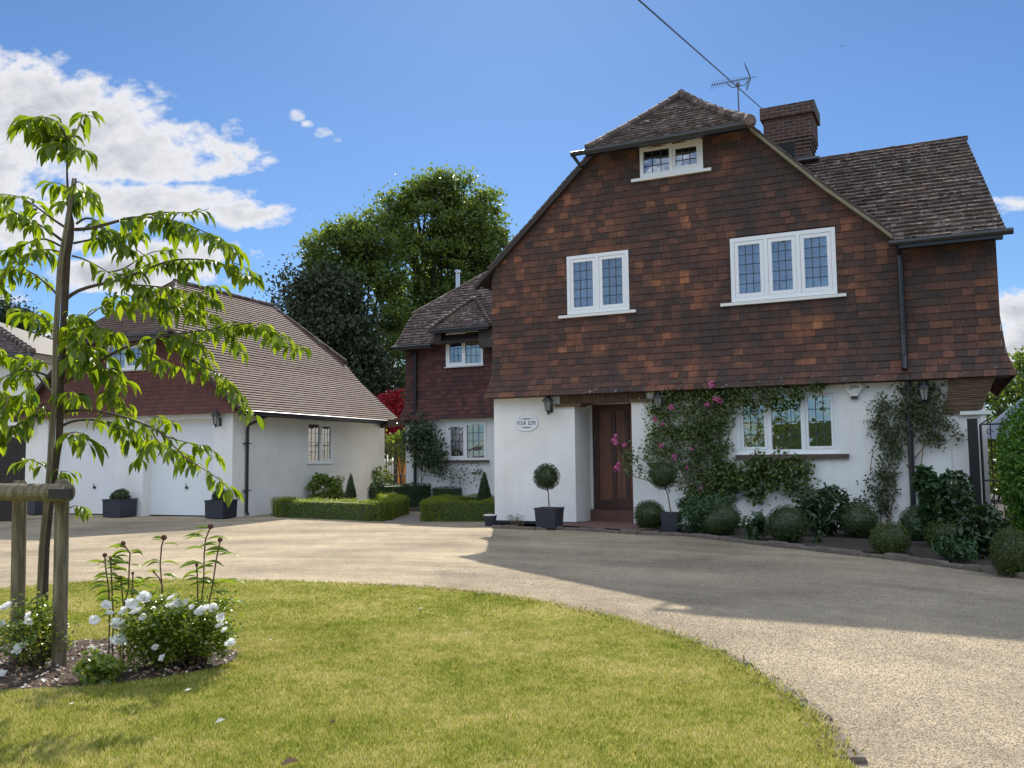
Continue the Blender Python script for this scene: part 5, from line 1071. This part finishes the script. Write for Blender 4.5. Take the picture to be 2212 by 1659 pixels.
bgtree('pine_tree', at(20, 1000, Y)*np.array([1, 1, 0]), [blob(15, 670, Y, 45, 22), blob(45, 700, Y, 45, 20), blob(0, 720, Y, 60, 25), blob(60, 740, Y, 40, 18), blob(100, 752, Y, 35, 14), blob(120, 760, Y, 40, 10)], 'dark pine behind the neighbouring roof at the left edge', 'leaf_pine', 7000, .17, 60, .8, trunk_r=.25, fork_z=.8)
Y = 33.0
bgtree('maple', at(855, 1000, Y)*np.array([1, 1, 0]), [blob(850, 880, Y, 26, 32), blob(862, 920, Y, 24, 36), blob(842, 950, Y, 18, 20)], 'crimson leaved maple in the gap between garage and house', 'leaf_red', 4200, .13, 60, .5, trunk_r=.1, fork_z=.4)
Y = 29.5
bgtree('elder_bush', at(866, 1040, Y)*np.array([1, 1, 0]), [blob(850, 950, Y, 22, 16), blob(868, 965, Y, 22, 30), blob(880, 940, Y, 14, 20)], 'pale flowering shrub hanging above the orange gate', 'leaf_bright', 1500, .11, 30, .4, trunk_r=.05, cat='shrub')
Y = 26.0
bgtree('garden_tree', at(2200, 1000, Y)*np.array([1, 1, 0]), [blob(2150, 870, Y, 42, 30), blob(2190, 830, Y, 45, 32), blob(2240, 810, Y, 50, 40), blob(2120, 920, Y, 30, 30), blob(2215, 780, Y, 20, 12), blob(2150, 1050, Y, 60, 110), blob(2230, 1000, Y, 60, 120)], 'mixed green garden tree behind the canopy at the right edge', 'leaf_tree', 9000, .16, 110, .7, trunk_r=.15)
Y = 60.0
for i, (x, w, h, lb) in enumerate(((-120, 150, 70, 'far dark tree clump beyond the left neighbour'), (560, 120, 60, 'far tree glimpsed beyond the garage hip'), (870, 80, 50, 'far pale tree in the gap beside the left wing'), (2330, 120, 90, 'far tree beyond the right picture edge'))):
    bgtree('far_tree', at(x, 1000, Y)*np.array([1, 1, 0]), [blob(x, 940-h*.4, Y, w*.5, h*.6), blob(x-w*.4, 960-h*.2, Y, w*.4, h*.5), blob(x+w*.4, 960-h*.2, Y, w*.4, h*.5)], lb, 'leaf_tree', 5000, .34, 60, 1.6, sub=False)
# neighbour's house and left fence
nb = Fr(at(-60, 1000, 30)*np.array([1, 1, 0]), -10)
t = thing('neighbour_house', nb.o, 'white neighbouring house with dark tiled roof at the left picture edge', 'house')
mb = MB(nb); mb.box((-6, 0, 0), (2.1, 5, 5.05)); mb.build('wall', 'white_render', t)
mb = MB(nb); Rn = [(-.5, 4.95), (2.6, 6.95)]; l_, g_ = curve(Rn); roof(mb, Rn, 'u', lambda h: -6, lambda h: 2.4-4.9*h/l_, .13, .2, .03); sp2 = [(2.6, 4.95), (-2.5, 6.95)]; l3_, _ = curve(sp2); roof(mb, sp2, 'v', lambda h: -.5+3.1*h/l3_, lambda h: 5.5-2.9*h/l3_, .13, .2, .03, do_tiles=False); mb.build('roof', ['roof_tile_old', 'dark_timber'], t)
mb = MB(nb); a, b = np.array((2.55, -.55, 4.98)), np.array((-2.5, 2.6, 7.0))
for i in range(16): p = a+(b-a)*i/16; q = a+(b-a)*(i+1.1)/16; mb.tube([p, q], [.13, .07], 7)
mb.build('bonnet_tiles', 'roof_tile_old', t)
mb = MB(nb); mb.tube([(-6, -.6, 4.86), (2.6, -.6, 4.86)], .07, 8); mb.build('gutter', 'black_plastic', t)
fp0, fp1 = at(-70, 1000, 20.6), at(54, 1000, 20.9); t = thing('board_fence', fp0*np.array([1, 1, 0]), 'dark stained close-board fence left of the garage', 'fence'); k = 14
for i in range(k):
    a = fp0+(fp1-fp0)*i/k; b = fp0+(fp1-fp0)*(i+.94)/k; a[2] = b[2] = 0; yy = np.array([0, .03, 0]); Z = np.array([0, 0, 1.95+random.uniform(-.01, .01)]); mb = MB(); mb.hexa([a, b, b+yy, a+yy, a+Z, b+Z, b+yy+Z, a+yy+Z]); mb.build('board', 'fence_wood', t)
bushpx('variegated_shrub', 8, 1075, 60, 130, 'yellow-green shrub before the fence at the left edge', 'shrub', 'leaf_bright', 1500, .08, asp=.5, clumps=16, csize=.35)

# trees and hedge behind the photographer (seen in the window reflections)
t = boxhedge('boundary_hedge', [(-14, -12), (4, -13), (20, -9)], 1.6, 3.2, 'tall boundary hedge across the road side of the garden', 'leaf_dark', 9000, .22)
for i, (x, y, h) in enumerate(((-9, -17, 7.5), (3, -19, 8.5), (13, -16, 7.0))):
    lb = ('round tree behind the left end of the boundary hedge', 'tallest tree behind the middle of the boundary hedge', 'broad tree behind the right end of the boundary hedge')[i]
    bgtree('garden_tree', (x, y, 0), [((x, y, h*.7), (2.4, 2.2, h*.28)), ((x+1.3, y, h*.5), (1.8, 1.8, h*.2)), ((x-1.4, y, h*.52), (1.8, 1.8, h*.2))], lb, 'leaf_tree', 5000, .3, 50, .9, sub=False)
# ------------------------------------------------------------------ young cherry tree with its support frame
q6 = lambda L_: [(x*.29865, 215.06+y*.29865) for x, y in L_]
q4 = lambda L_: [(x/3, 553+y/3) for x, y in L_]
TY = 6.2; base = G(93, 1428); base[2] = 0.0
tree = thing('cherry_tree', base, 'young cherry tree with drooping bright green leaves tied to a tall stake', 'tree')
tp = [(93, 1432), (92, 1300), (98, 1186), (106, 1112), (122, 985), (128, 953), (132, 820), (140, 653), (145, 553), (152, 514), (155, 484), (148, 439), (145, 382), (144, 320), (145, 296)]
tw = [46, 30, 23, 21, 21, 20, 20, 21, 20, 20, 15, 9, 6, 4, 3]
mb = MB(); pts = [at(x, y, TY) for x, y in tp]; pts[0][2] = 0.0
mb.tube(pts, [w*(.5 if i_ == 0 else .36)*TY/F for i_, w in enumerate(tw)], 10); mb.build('trunk', 'bark', tree, smooth=True)
BR = [ # (polyline, depth drift, leaf density per metre, leaf scale, lead radius)
 (q6([(485, 290), (440, 180), (340, 120), (250, 140), (180, 200)]), -.15, 34, 1.15), (q6([(485, 290), (560, 240), (590, 130), (620, 100), (690, 140)]), .1, 16, 1.1), (q6([(485, 400), (420, 320), (330, 240), (260, 220)]), .2, 34, 1.1), (q6([(490, 340), (580, 350), (640, 380)]), -.1, 18, 1.1), (q6([(480, 300), (400, 200), (330, 170)]), .3, 30, 1.15),
 (q6([(480, 330), (400, 310), (370, 330)]), -.2, 24, 1.1), (q6([(500, 650), (430, 600), (350, 600)]), .1, 14, 1.0), (q6([(500, 650), (560, 580), (610, 620), (650, 690)]), -.15, 20, 1.0), (q6([(500, 760), (570, 640), (600, 700), (650, 760)]), .15, 22, 1.0), (q6([(495, 800), (470, 730), (430, 740)]), -.1, 18, 1.0),
 (q6([(500, 940), (400, 880), (300, 800), (180, 720), (100, 690), (-40, 680)]), .35, 15, 1.0), (q6([(450, 1020), (330, 930), (230, 880), (120, 820), (0, 760), (-60, 740)]), -.3, 24, 1.05), (q6([(440, 1060), (330, 1000), (230, 1020), (130, 1080), (0, 1100)]), .2, 26, .95), (q6([(430, 1100), (350, 1080), (270, 1090), (200, 1130)]), -.35, 24, .95),
 (q6([(420, 1420), (380, 1370), (300, 1300), (200, 1230), (100, 1220), (0, 1280)]), .3, 20, .8), (q6([(60, 1180), (20, 1300), (-30, 1380)]), .1, 26, .85), (q6([(150, 1100), (130, 1200), (60, 1260)]), .1, 18, .85),
 (q6([(545, 940), (640, 935), (740, 910), (850, 880), (950, 850), (1100, 850), (1190, 860), (1300, 890), (1450, 940), (1560, 1000), (1650, 1040)]), -.5, 19, 1.0), (q6([(1000, 850), (1150, 810), (1300, 820), (1430, 815), (1510, 790)]), -.45, 14, .9), (q6([(530, 1040), (650, 1015), (760, 990), (870, 970), (1000, 960)]), .25, 30, 1.0),
 (q6([(550, 900), (620, 850), (700, 870), (760, 950), (850, 1030), (920, 1100)]), .1, 30, 1.0), (q6([(1160, 860), (1250, 900), (1300, 930)]), -.4, 26, 1.0), (q6([(1650, 1040), (1690, 1060), (1720, 1120)]), -.5, 22, .9),
 (q6([(520, 1130), (600, 1150), (700, 1200), (780, 1250), (860, 1290)]), .3, 8, .95), (q6([(780, 1250), (900, 1230), (1000, 1150), (1100, 1100), (1200, 1090), (1290, 1090)]), .35, 16, .9), (q6([(980, 1080), (1050, 1130), (1100, 1190)]), .2, 26, .95),
 (q6([(480, 1440), (560, 1380), (700, 1340), (850, 1310), (950, 1270), (1080, 1220), (1200, 1170), (1350, 1150), (1530, 1160), (1640, 1200), (1740, 1260), (1815, 1300)]), -.35, 19, .95), (q6([(1640, 1200), (1700, 1180), (1770, 1210), (1830, 1270)]), -.4, 20, .9), (q6([(1240, 1160), (1330, 1230), (1400, 1260)]), -.3, 16, .9),
 (q6([(850, 1310), (950, 1340), (1060, 1380), (1180, 1460), (1300, 1510), (1420, 1560)]), -.1, 34, .9), (q6([(950, 1340), (1120, 1350), (1280, 1370), (1430, 1400), (1530, 1450)]), -.2, 34, .9), (q6([(1430, 1420), (1500, 1370), (1560, 1330), (1600, 1370)]), -.2, 14, .9), (q6([(1180, 1400), (1300, 1440), (1400, 1500), (1540, 1560)]), .1, 36, .9), (q6([(900, 1400), (1000, 1450), (1100, 1480), (1180, 1540)]), .35, 30, .95), (q6([(760, 1400), (840, 1440), (900, 1500)]), .3, 20, .95),
 (q6([(580, 1610), (660, 1550), (760, 1480), (880, 1420)]), .2, 10, .95),
 (q4([(400, 560), (300, 420), (230, 360), (150, 370)]), .1, 30, 1.0), (q4([(400, 450), (460, 370), (540, 390)]), -.1, 26, 1.0), (q4([(400, 600), (480, 500), (560, 450), (640, 460), (760, 500)]), -.3, 22, 1.15), (q4([(400, 520), (450, 480), (500, 560), (560, 640)]), -.25, 26, 1.2), (q4([(400, 700), (500, 560), (620, 600), (700, 680)]), .2, 24, 1.0), (q4([(420, 640), (500, 640), (540, 700)]), -.3, 24, 1.15),
 (q4([(410, 820), (480, 790), (560, 740), (690, 650), (860, 570), (1050, 520), (1250, 490), (1450, 465), (1600, 430), (1750, 450), (1840, 530)]), -.45, 16, .85), (q4([(1400, 470), (1480, 420), (1600, 440), (1720, 470), (1800, 540)]), -.4, 34, .8), (q4([(1480, 470), (1540, 560), (1560, 620)]), -.4, 20, .85), (q4([(1850, 560), (1900, 575), (1945, 590)]), -.5, 22, .75), (q4([(1100, 470), (1250, 560), (1330, 600)]), -.3, 26, .85),
 (q4([(1090, 540), (1220, 670), (1330, 720), (1450, 780), (1530, 880), (1560, 930), (1650, 1020)]), -.3, 30, .85), (q4([(1200, 480), (1280, 600), (1330, 690)]), -.1, 26, .9), (q4([(900, 600), (960, 640), (1020, 650), (1080, 690)]), -.2, 26, .95), (q4([(1220, 790), (1260, 740), (1180, 720)]), -.2, 14, .85),
 (q4([(560, 740), (640, 700), (700, 750), (740, 850), (760, 930), (800, 980)]), .1, 28, .95), (q4([(480, 790), (600, 730), (680, 720), (760, 760), (800, 820)]), .3, 28, .95), (q4([(620, 900), (680, 870), (760, 900), (830, 960)]), .25, 18, .95),
 (q4([(400, 1010), (520, 997), (640, 1005), (760, 1030), (900, 1075), (1020, 1130), (1080, 1175), (1200, 1205), (1345, 1240)]), -.35, 9, .9), (q4([(1080, 1175), (1150, 1260), (1230, 1330), (1340, 1390), (1420, 1450), (1500, 1520)]), -.45, 26, .85), (q4([(395, 1105), (450, 1075), (540, 1060), (660, 1065), (800, 1105), (900, 1150), (980, 1200)]), .25, 18, .85), (q4([(900, 1075), (960, 1150), (940, 1250), (900, 1320)]), 0, 30, .9), (q4([(960, 1035), (1080, 1045), (1130, 1090)]), -.2, 14, .85), (q4([(1345, 1240), (1380, 1250), (1400, 1300)]), -.35, 22, .8), (q4([(980, 1130), (1040, 1230), (1180, 1270), (1230, 1340)]), -.2, 24, .85), (q4([(700, 1070), (780, 1120), (860, 1200)]), .2, 24, .85),
 (q4([(390, 1180), (460, 1140), (530, 1140), (580, 1220)]), -.1, 24, 1.1), (q4([(360, 1420), (400, 1390), (450, 1400)]), 0, 18, .8), (q4([(400, 900), (460, 870), (520, 910)]), -.2, 26, .95), (q4([(400, 960), (470, 930), (500, 950)]), .2, 20, .9), (q4([(440, 1640), (490, 1610), (560, 1650)]), -.1, 20, .8),
 (q4([(340, 890), (270, 810), (190, 700), (80, 650), (-60, 620)]), .3, 16, .9), (q4([(330, 790), (230, 740), (120, 750), (0, 790), (-100, 860)]), -.3, 16, .95), (q4([(330, 700), (250, 680), (180, 640)]), .1, 26, .9), (q4([(320, 950), (240, 980), (150, 960), (60, 900), (-60, 860)]), .2, 34, .95), (q4([(320, 1000), (200, 1050), (100, 1100), (0, 1150), (-80, 1200)]), -.3, 34, .95), (q4([(60, 900), (30, 1000), (-20, 1060)]), -.4, 30, 1.0), (q4([(300, 960), (270, 1000), (240, 1030)]), -.1, 20, .8), (q4([(300, 1365), (230, 1330), (190, 1310), (140, 1350)]), 0, 22, .8), (q4([(120, 660), (160, 760), (200, 800)]), .2, 26, .9), (q4([(250, 820), (200, 880), (120, 900)]), -.2, 24, .9)]
Lb, Ld, Ls = [], [], []; rg = random.Random(5)
for bi, (poly, dr, dens, ls) in enumerate(BR):
    k = len(poly); P3 = []; acc = [0.0]
    for a, b in zip(poly[:-1], poly[1:]): acc.append(acc[-1]+math.hypot(b[0]-a[0], b[1]-a[1]))
    far = min(1.0, acc[-1]/260)
    st = 0.0 if abs(poly[0][0]-132) < 45 else None
    off0 = 0.0 if st == 0.0 else dr*.6
    for (x, y), s_ in zip(poly, acc): P3.append(at(x, y, TY+off0+(dr-off0)*(s_/acc[-1])*(.5+.5*far)))
    r0 = .0035+.010*far*(1 if st == 0.0 else .5); m3 = MB()
    # smooth the polyline
    PP = []
    for i in range(k-1):
        for t_ in (0, .5): PP.append(P3[i]*(1-t_)+P3[i+1]*t_)
    PP.append(P3[-1]); PPs = [PP[0]]+[(PP[i-1]+2*PP[i]+PP[i+1])/4 for i in range(1, len(PP)-1)]+[PP[-1]]
    m3.tube(PPs, list(np.linspace(r0, .0016, len(PPs))), 6); m3.build('branch', 'bark' if r0 > .008 else 'twig', tree)
    L_ = sum(np.linalg.norm(PPs[i+1]-PPs[i]) for i in range(len(PPs)-1)); n_ = int(dens*L_*2.7)+4
    cum = np.cumsum([0]+[np.linalg.norm(PPs[i+1]-PPs[i]) for i in range(len(PPs)-1)]); s0 = .28 if st == 0.0 and far > .4 else .08
    nodes = max(3, n_//3)
    for j in range(nodes):
        s_ = (s0+(1-s0)*(j+rg.random())/nodes)*cum[-1]; c = np.array([np.interp(s_, cum, [p[d] for p in PPs]) for d in range(3)]); along = PPs[-1]-PPs[0]; along = along/np.linalg.norm(along)
        for q in range(rg.choice((2, 3, 3, 4)) if j < nodes-1 else 5):
            th = rg.uniform(0, 6.283); o_ = np.array([math.cos(th), math.sin(th)*.9, rg.uniform(-.6, .25)])*.8+along*rg.uniform(0, .8); o_ /= np.linalg.norm(o_)
            Lb.append(c+o_*rg.uniform(.008, .03)); Ld.append(o_); Ls.append(.142*ls*rg.choice((.45, .7, .85, 1.0, 1.0, 1.1))*rg.uniform(.85, 1.12))
Lb, Ld, Ls = np.array(Lb), np.array(Ld), np.array(Ls)
def hangleaves(mb, B, D, S, wid=.40, fold=.28, grav=1.0, rng=RNG, mi=0, seg=5):
    n = len(B); prof = np.array([.03, .30, .50, .46, .24, .02]) if seg == 5 else np.array([.03, .4, .5, .02]); ts = np.linspace(0, 1, seg+1); g_ = grav*rng.uniform(.6, 1.5, n)
    cur = B.copy(); d0 = D.copy(); vs = []; side0 = np.cross(D, np.array([0, 0, 1.])); side0 += rng.normal(0, .35, side0.shape); side0 /= np.linalg.norm(side0, axis=1)[:, None]
    for i, t_ in enumerate(ts):
        dr_ = d0+np.array([0, 0, -1.])*(g_*(0.35+1.5*t_))[:, None]; dr_ /= np.linalg.norm(dr_, axis=1)[:, None]
        sd_ = side0-(side0*dr_).sum(1)[:, None]*dr_; sd_ /= np.linalg.norm(sd_, axis=1)[:, None]; nm_ = np.cross(sd_, dr_)
        w_ = (S*wid*prof[i])[:, None]
        vs += [cur-sd_*w_+nm_*w_*fold*2, cur, cur+sd_*w_+nm_*w_*fold*2]; cur = cur+dr_*(S/seg)[:, None]
    V = np.stack(vs, 1).reshape(-1, 3); k = 3*(seg+1); i = np.arange(n)*k; F_ = []
    for r_ in range(seg):
        for c_ in range(2): a = i+r_*3+c_; F_.append(np.stack([a, a+1, a+4, a+3], 1))
    mb.add(V, np.concatenate(F_), mi, False)
mb = MB(); hangleaves(mb, Lb, Ld, Ls, .33, .34, 1.3); mb.build('foliage', 'leaf_cherry', tree, smooth=True)
mb = MB(); sp_ = [(78, 1425), (89, 1186), (103, 1052), (115, 886), (120, 720), (129, 570), (141, 499), (160, 385)]
pp = [at(x, y, TY-.08) for x, y in sp_]; pp[0][2] = 0
for a, b in ((-.006, .0), (.010, .004)): mb.tube([p+np.array([a, b, 0]) for p in pp], [.0105]*6+[.008, .007], 6)
tag(mb.build('tree_stake', 'round_timber', loc=pp[0]), 'tall slender weathered stake running up beside the cherry trunk', 'stake')
fr_t = thing('tree_support', G(128, 1448), 'round timber H-frame tree support with black rubber strap', 'tree support')
for (x, y, xt, yt, Y) in ((128, 1448, 135, 1035, 5.97), (37, 1420, 43, 1038, 6.12)):
    a, b = at(x, y, Y), at(xt, yt, Y); a[2] = 0; mb = MB(); mb.tube([a, (a+b)/2, b-np.array([0, 0, .02]), b], [.045, .045, .045, .035], 12); mb.build('post', 'round_timber', fr_t, smooth=False)
cb0, cb1 = at(-90, 1062, 6.02), at(150, 1064, 5.84); mb = MB(); mb.tube([cb0, (cb0+cb1)/2, cb1], .058, 14); mb.build('crossbar', 'round_timber', fr_t)
mb = MB(); s0_, s1_ = at(104, 1067, 5.80), at(150, 1067, 5.775); mb.hexa([s0_+np.array([0, -.0, -.03]), s1_+np.array([.0, 0, -.03]), s1_+np.array([0, .05, -.03]), s0_+np.array([0, .05, -.03]), s0_+np.array([0, 0, .03]), s1_+np.array([0, 0, .03]), s1_+np.array([0, .05, .03]), s0_+np.array([0, .05, .03])]); mb.build('strap', 'black_plastic', fr_t)
mb = MB(); s0_, s1_ = at(-2, 1066, 5.93), at(18, 1066, 5.92); mb.hexa([s0_+np.array([0, -.0, -.022]), s1_+np.array([.0, 0, -.022]), s1_+np.array([0, .05, -.022]), s0_+np.array([0, .05, -.022]), s0_+np.array([0, 0, .022]), s1_+np.array([0, 0, .022]), s1_+np.array([0, .05, .022]), s0_+np.array([0, .05, .022])]); mb.build('strap', 'black_plastic', fr_t)
# ------------------------------------------------------------------ white roses and dried flower stems
def petal(mb, ang, tilt, ln_, w, cup, base=.1):
    vs = []; ca, sa = math.cos(ang), math.sin(ang)
    for i, t_ in enumerate((0, .35, .7, 1.0)):
        ww = w*(.25, .8, 1.0, .62)[i]
        for j in (-1, 0, 1):
            r_ = base+ln_*t_*math.cos(tilt); z = ln_*t_*math.sin(tilt)+cup*t_*t_*(1 if j else .75)-(.06 if i == 3 and j else 0); y = j*ww*.5
            r_ += random.uniform(-.02, .02); z += random.uniform(-.03, .03); vs.append((r_*ca-y*sa, r_*sa+y*ca, z))
    mb.add(vs, [(i*3+j, i*3+j+1, i*3+j+4, i*3+j+3) for i in range(3) for j in range(2)], 0, False)
FT = []
for v_ in range(4):
    mb = MB()
    for lay, (n_, r_, ti, w) in enumerate(((6, .95, .18, .85), (6, .78, .55, .7), (5, .52, .95, .5), (4, .3, 1.25, .32))):
        if v_ == 3 and lay > 1: continue
        for k in range(n_): petal(mb, 6.283*k/n_+lay*.6+random.uniform(-.2, .2), ti+random.uniform(-.15, .15), r_*random.uniform(.85, 1.1), w, .12, .04)
    V = np.concatenate(mb.V); ORG['_'] = np.zeros(3); FT.append(mb)
def flower(parent, c, s, k, face=None):
    mb0 = FT[k % 4]; mb = MB(); V = np.concatenate(mb0.V); f_ = np.array(face if face is not None else (random.uniform(-.6, .6), random.uniform(-1, -.2), random.uniform(.3, 1.0))); f_ = f_/np.linalg.norm(f_)
    a = np.cross(f_, (0, 0, 1.)); a /= np.linalg.norm(a)+1e-9; b = np.cross(f_, a); W = c+(V[:, :1]*a+V[:, 1:2]*b+V[:, 2:3]*f_)*s; mb.V = [W]; mb.Fc = mb0.Fc; mb.n = len(W)
    return mb.build('flower', 'petal_white', parent, smooth=True)
def rosebush(cx, by, w, h, label, n, fl, Y=None, ncl=60):
    b = G(cx, by); s = px_size(b); W, Hh = w*s/2, h*s; t = thing('rose_bush', b+np.array([0, .25, 0]), label, 'rose bush', 'white rose bushes in the round bed'); c = b+np.array([0, .30, Hh*.5])
    cl_ = []
    while len(cl_) < ncl:
        v = RNG.uniform(-1, 1, 3)
        if v@v < 1 and v@v > .12: cl_.append(c+v*np.array([W, .30, Hh*.5])*.93)
    cl_ = np.array(cl_); id_ = RNG.integers(0, ncl, n); P_ = cl_[id_]+RNG.normal(0, .040, (n, 3)); P_ = P_[P_[:, 2] > .03]; D_ = RNG.normal(size=(len(P_), 3)); D_[:, 2] = np.abs(D_[:, 2])*.7; D_ /= np.linalg.norm(D_, axis=1)[:, None]
    mb = MB(); hangleaves(mb, P_, D_, RNG.uniform(.022, .042, len(P_)), .62, .2, .25, seg=3); mb.build('foliage', 'leaf_bushrose', t)
    mb = MB()
    for q in cl_[::2]: a = c*np.array([1, 1, 0])+np.array([RNG.uniform(-.5, .5)*W, RNG.uniform(-.1, .1), .0]); mb.tube([a, (a+q)/2+np.array([0, 0, .03]), q], [.006, .004, .002], 5)
    mb.build('stems', 'stem_red', t)
    for i, (x, y, sz) in enumerate(fl):
        p = at(x, y, b[1]+.24-.28*min(1, .35+.65*(y-(by-h))/h)); flower(t, p, sz*.43*p[1]/F, i)
    return t
rosebush(342, 1472, 292, 172, 'large white rose bush right of the timber support', 7500, [(255, 1350, 42), (258, 1384, 42), (311, 1292, 40), (284, 1306, 34), (295, 1322, 34), (269, 1320, 30), (229, 1308, 30), (204, 1341, 30), (371, 1292, 26), (382, 1305, 28), (433, 1321, 34), (447, 1315, 28), (461, 1314, 26), (478, 1333, 24), (475, 1352, 26), (486, 1362, 22), (498, 1390, 30), (351, 1421, 20), (335, 1399, 20), (198, 1402, 24), (309, 1334, 22), (365, 1310, 20), (402, 1300, 18), (415, 1312, 18), (236, 1325, 22)], ncl=90)
rosebush(10, 1470, 150, 150, 'white rose bush cut by the left picture edge', 1800, [(13, 1312, 34), (43, 1402, 38), (60, 1344, 26), (62, 1330, 22), (36, 1482, 36), (2, 1350, 24), (5, 1455, 20)], ncl=36)
bushpx('rose_sucker', 190, 1490, 120, 80, 'low trailing rose leaves at the front of the round bed', 'plant', 'leaf_bushrose', 800, .045, asp=.5, clumps=20, csize=.3)
def stemplant(name, stems, heads, leaves, label, Y=5.95):
    b = at(stems[0][0][0], stems[0][0][1], Y)*np.array([1, 1, 0]); t = thing(name, b, label, 'plant', 'dried flower stems rising from the rose bed')
    for st in stems:
        mb = MB(); pp = [at(x, y, Y) for x, y in st]; low = pp[0].copy(); low[2] = 0.0; mb.tube([low]+pp, .0048, 6); mb.build('stem', 'stem_red', t)
    for x, y, r_ in heads:
        c = at(x, y, Y); r_ = r_*Y/F; mb = MB(); mb.lathe(c, [(.25*r_, -r_), (r_, -.5*r_), (1.05*r_, .1*r_), (.7*r_, .8*r_), (0, r_)], 10)
        v = RNG.normal(size=(22, 3)); v /= np.linalg.norm(v, axis=1)[:, None]; v[:, 2] = -np.abs(v[:, 2])*.6; mb.cards(c+v*r_, r_*1.3, v, .5, .25, 0); mb.build('seed_head', 'seed_head', t)
    B_, D_, S_ = [], [], []
    for x, y, dx, l in leaves: B_.append(at(x, y, Y)); D_.append(np.array([dx, random.uniform(-.4, .4), .45])); S_.append(l*1.35*Y/F)
    D_ = np.array(D_); D_ /= np.linalg.norm(D_, axis=1)[:, None]; mb = MB(); hangleaves(mb, np.array(B_), D_, np.array(S_), .26, .3, .55); mb.build('leaves', 'leaf_bright', t, smooth=True)
def sl(st, k=2, l=26): 
    o_ = []
    for (x0, y0), (x1, y1) in zip(st[:-1], st[1:]):
        for i in range(k): f_ = random.random(); o_.append((x0+(x1-x0)*f_, y0+(y1-y0)*f_, random.choice((-1, 1)), l*random.uniform(.7, 1.4)))
    return o_
S1 = [[(237, 1328), (234, 1265), (228, 1225), (226.5, 1203)], [(245, 1330), (241, 1250), (239, 1212)], [(262, 1330), (278, 1270), (279, 1225), (281, 1195), (267, 1175)], [(268, 1325), (261, 1250)], [(285, 1305), (287, 1240)]]
stemplant('dried_flower', S1, [(226.5, 1199, 4.8), (238.7, 1207, 3.2), (266, 1173, 4.8), (260, 1246, 3), (287, 1238, 3)], sum([sl(s, 6) for s in S1], []), 'left clump of five leafy dried flower stems above the white roses')
S2 = [[(356, 1314), (350, 1270), (346, 1220), (349, 1180), (354, 1164)], [(350, 1262), (342, 1246), (333, 1237)]]
stemplant('dried_flower', S2, [(354, 1161, 6), (332, 1235, 2.4)], sl(S2[0], 3, 24)+[(345, 1250, -1, 40), (350, 1296, -1, 34), (352, 1240, 1, 26)], 'single tall dried flower head standing between the two clumps')
S3 = [[(433, 1312), (440, 1260), (441, 1200), (444, 1165), (454, 1140)], [(448, 1318), (460, 1260), (467, 1210), (475, 1170)], [(427, 1315), (427, 1260), (425, 1223)]]
stemplant('dried_flower', S3, [(455, 1137, 6), (475.4, 1166, 5), (425, 1220, 3.6)], sum([sl(s, 4, 30) for s in S3], [])+[(470, 1260, 1, 44), (478, 1300, 1, 50)], 'right clump of three dried flower stems, the tallest in the rose bed')
# litter on bed and lawn
n = 1500; th = RNG.uniform(0, 6.283, n); rr = np.sqrt(RNG.uniform(0, 1, n)); P_ = np.stack([BEDC[0]+BEDR[0]*rr*np.cos(th), BEDC[1]+BEDR[1]*rr*np.sin(th), RNG.uniform(.025, .045, n)], 1)
mb = MB(); up_ = np.tile(np.array([0, 0, 1.]), (n, 1)); mb.cards(P_[:1050], .035, up_[:1050], .5, .6, 0, .2); mb.cards(P_[1050:], .028, up_[1050:], .6, .8, 1, .2)
tag(mb.build('bed_litter', ['dry_leaf', 'petal_debris'], loc=(BEDC[0], BEDC[1], .02)), 'bark chips, dry leaves and dropped white petals on the rose bed', 'litter', kind='stuff')
for x, y, sz, m, nm, lb in ((903, 1317, .05, 'petal_debris', 'fallen_leaf', 'pale fallen leaf lying alone on the upper middle of the lawn'), (465, 1562, .05, 'petal_debris', 'fallen_petal', 'yellowish fallen petal on the lawn below the rose bed'), (712, 1559, .03, 'dry_leaf', 'fallen_leaf', 'small dark brown fallen leaf near the lower middle of the lawn'), (607, 1655, .08, 'dry_leaf', 'fallen_leaf', 'reddish brown fallen leaf at the bottom picture edge'),
    (398, 1493, .04, 'petal_white', 'fallen_petal', 'white fallen petal on the grass just below the rose bed'), (149, 1522, .03, 'petal_white', 'fallen_petal', 'small white fallen petal on the grass at lower left'), (523, 1376, .03, 'petal_white', 'fallen_petal', 'white fallen petal on the grass right of the rose bush'), (581, 1383, .025, 'petal_white', 'fallen_petal', 'farther tiny white fallen petal right of the rose bush')):
    p = G(x, y, .04); mb = MB(); hangleaves(mb, np.array([p]), np.array([[.8, .2, .35]]), np.array([sz]), .6, .3, .2); tag(mb.build(nm, m), lb, nm.split('_')[1], None)

# dry thatch, soil and leaf bits along the mown edge
P_ = []
for a, b_ in zip(ed[:13], ed[1:14]):
    for i in range(int(np.linalg.norm(b_-a)*170)):
        q = a+(b_-a)*random.random(); e_ = random.gauss(.035, .05); P_.append((q[0]+e_, q[1]+e_*.5, random.uniform(.012, .045)))
P_ = np.array(P_); k = len(P_); mb = MB(); mb.cards(P_[:k*3//4], .030, np.tile(np.array([0, 0, 1.]), (k*3//4, 1)), .9, .3, 0, .1); mb.cards(P_[k*3//4:], .03, np.tile(np.array([0, 0, 1.]), (k-k*3//4, 1)), .7, .5, 1, .1)
tag(mb.build('edge_litter', ['thatch', 'dry_leaf'], loc=(0, 8, 0)), 'dry brown thatch and leaf bits along the curved lawn edge', 'litter', kind='stuff')
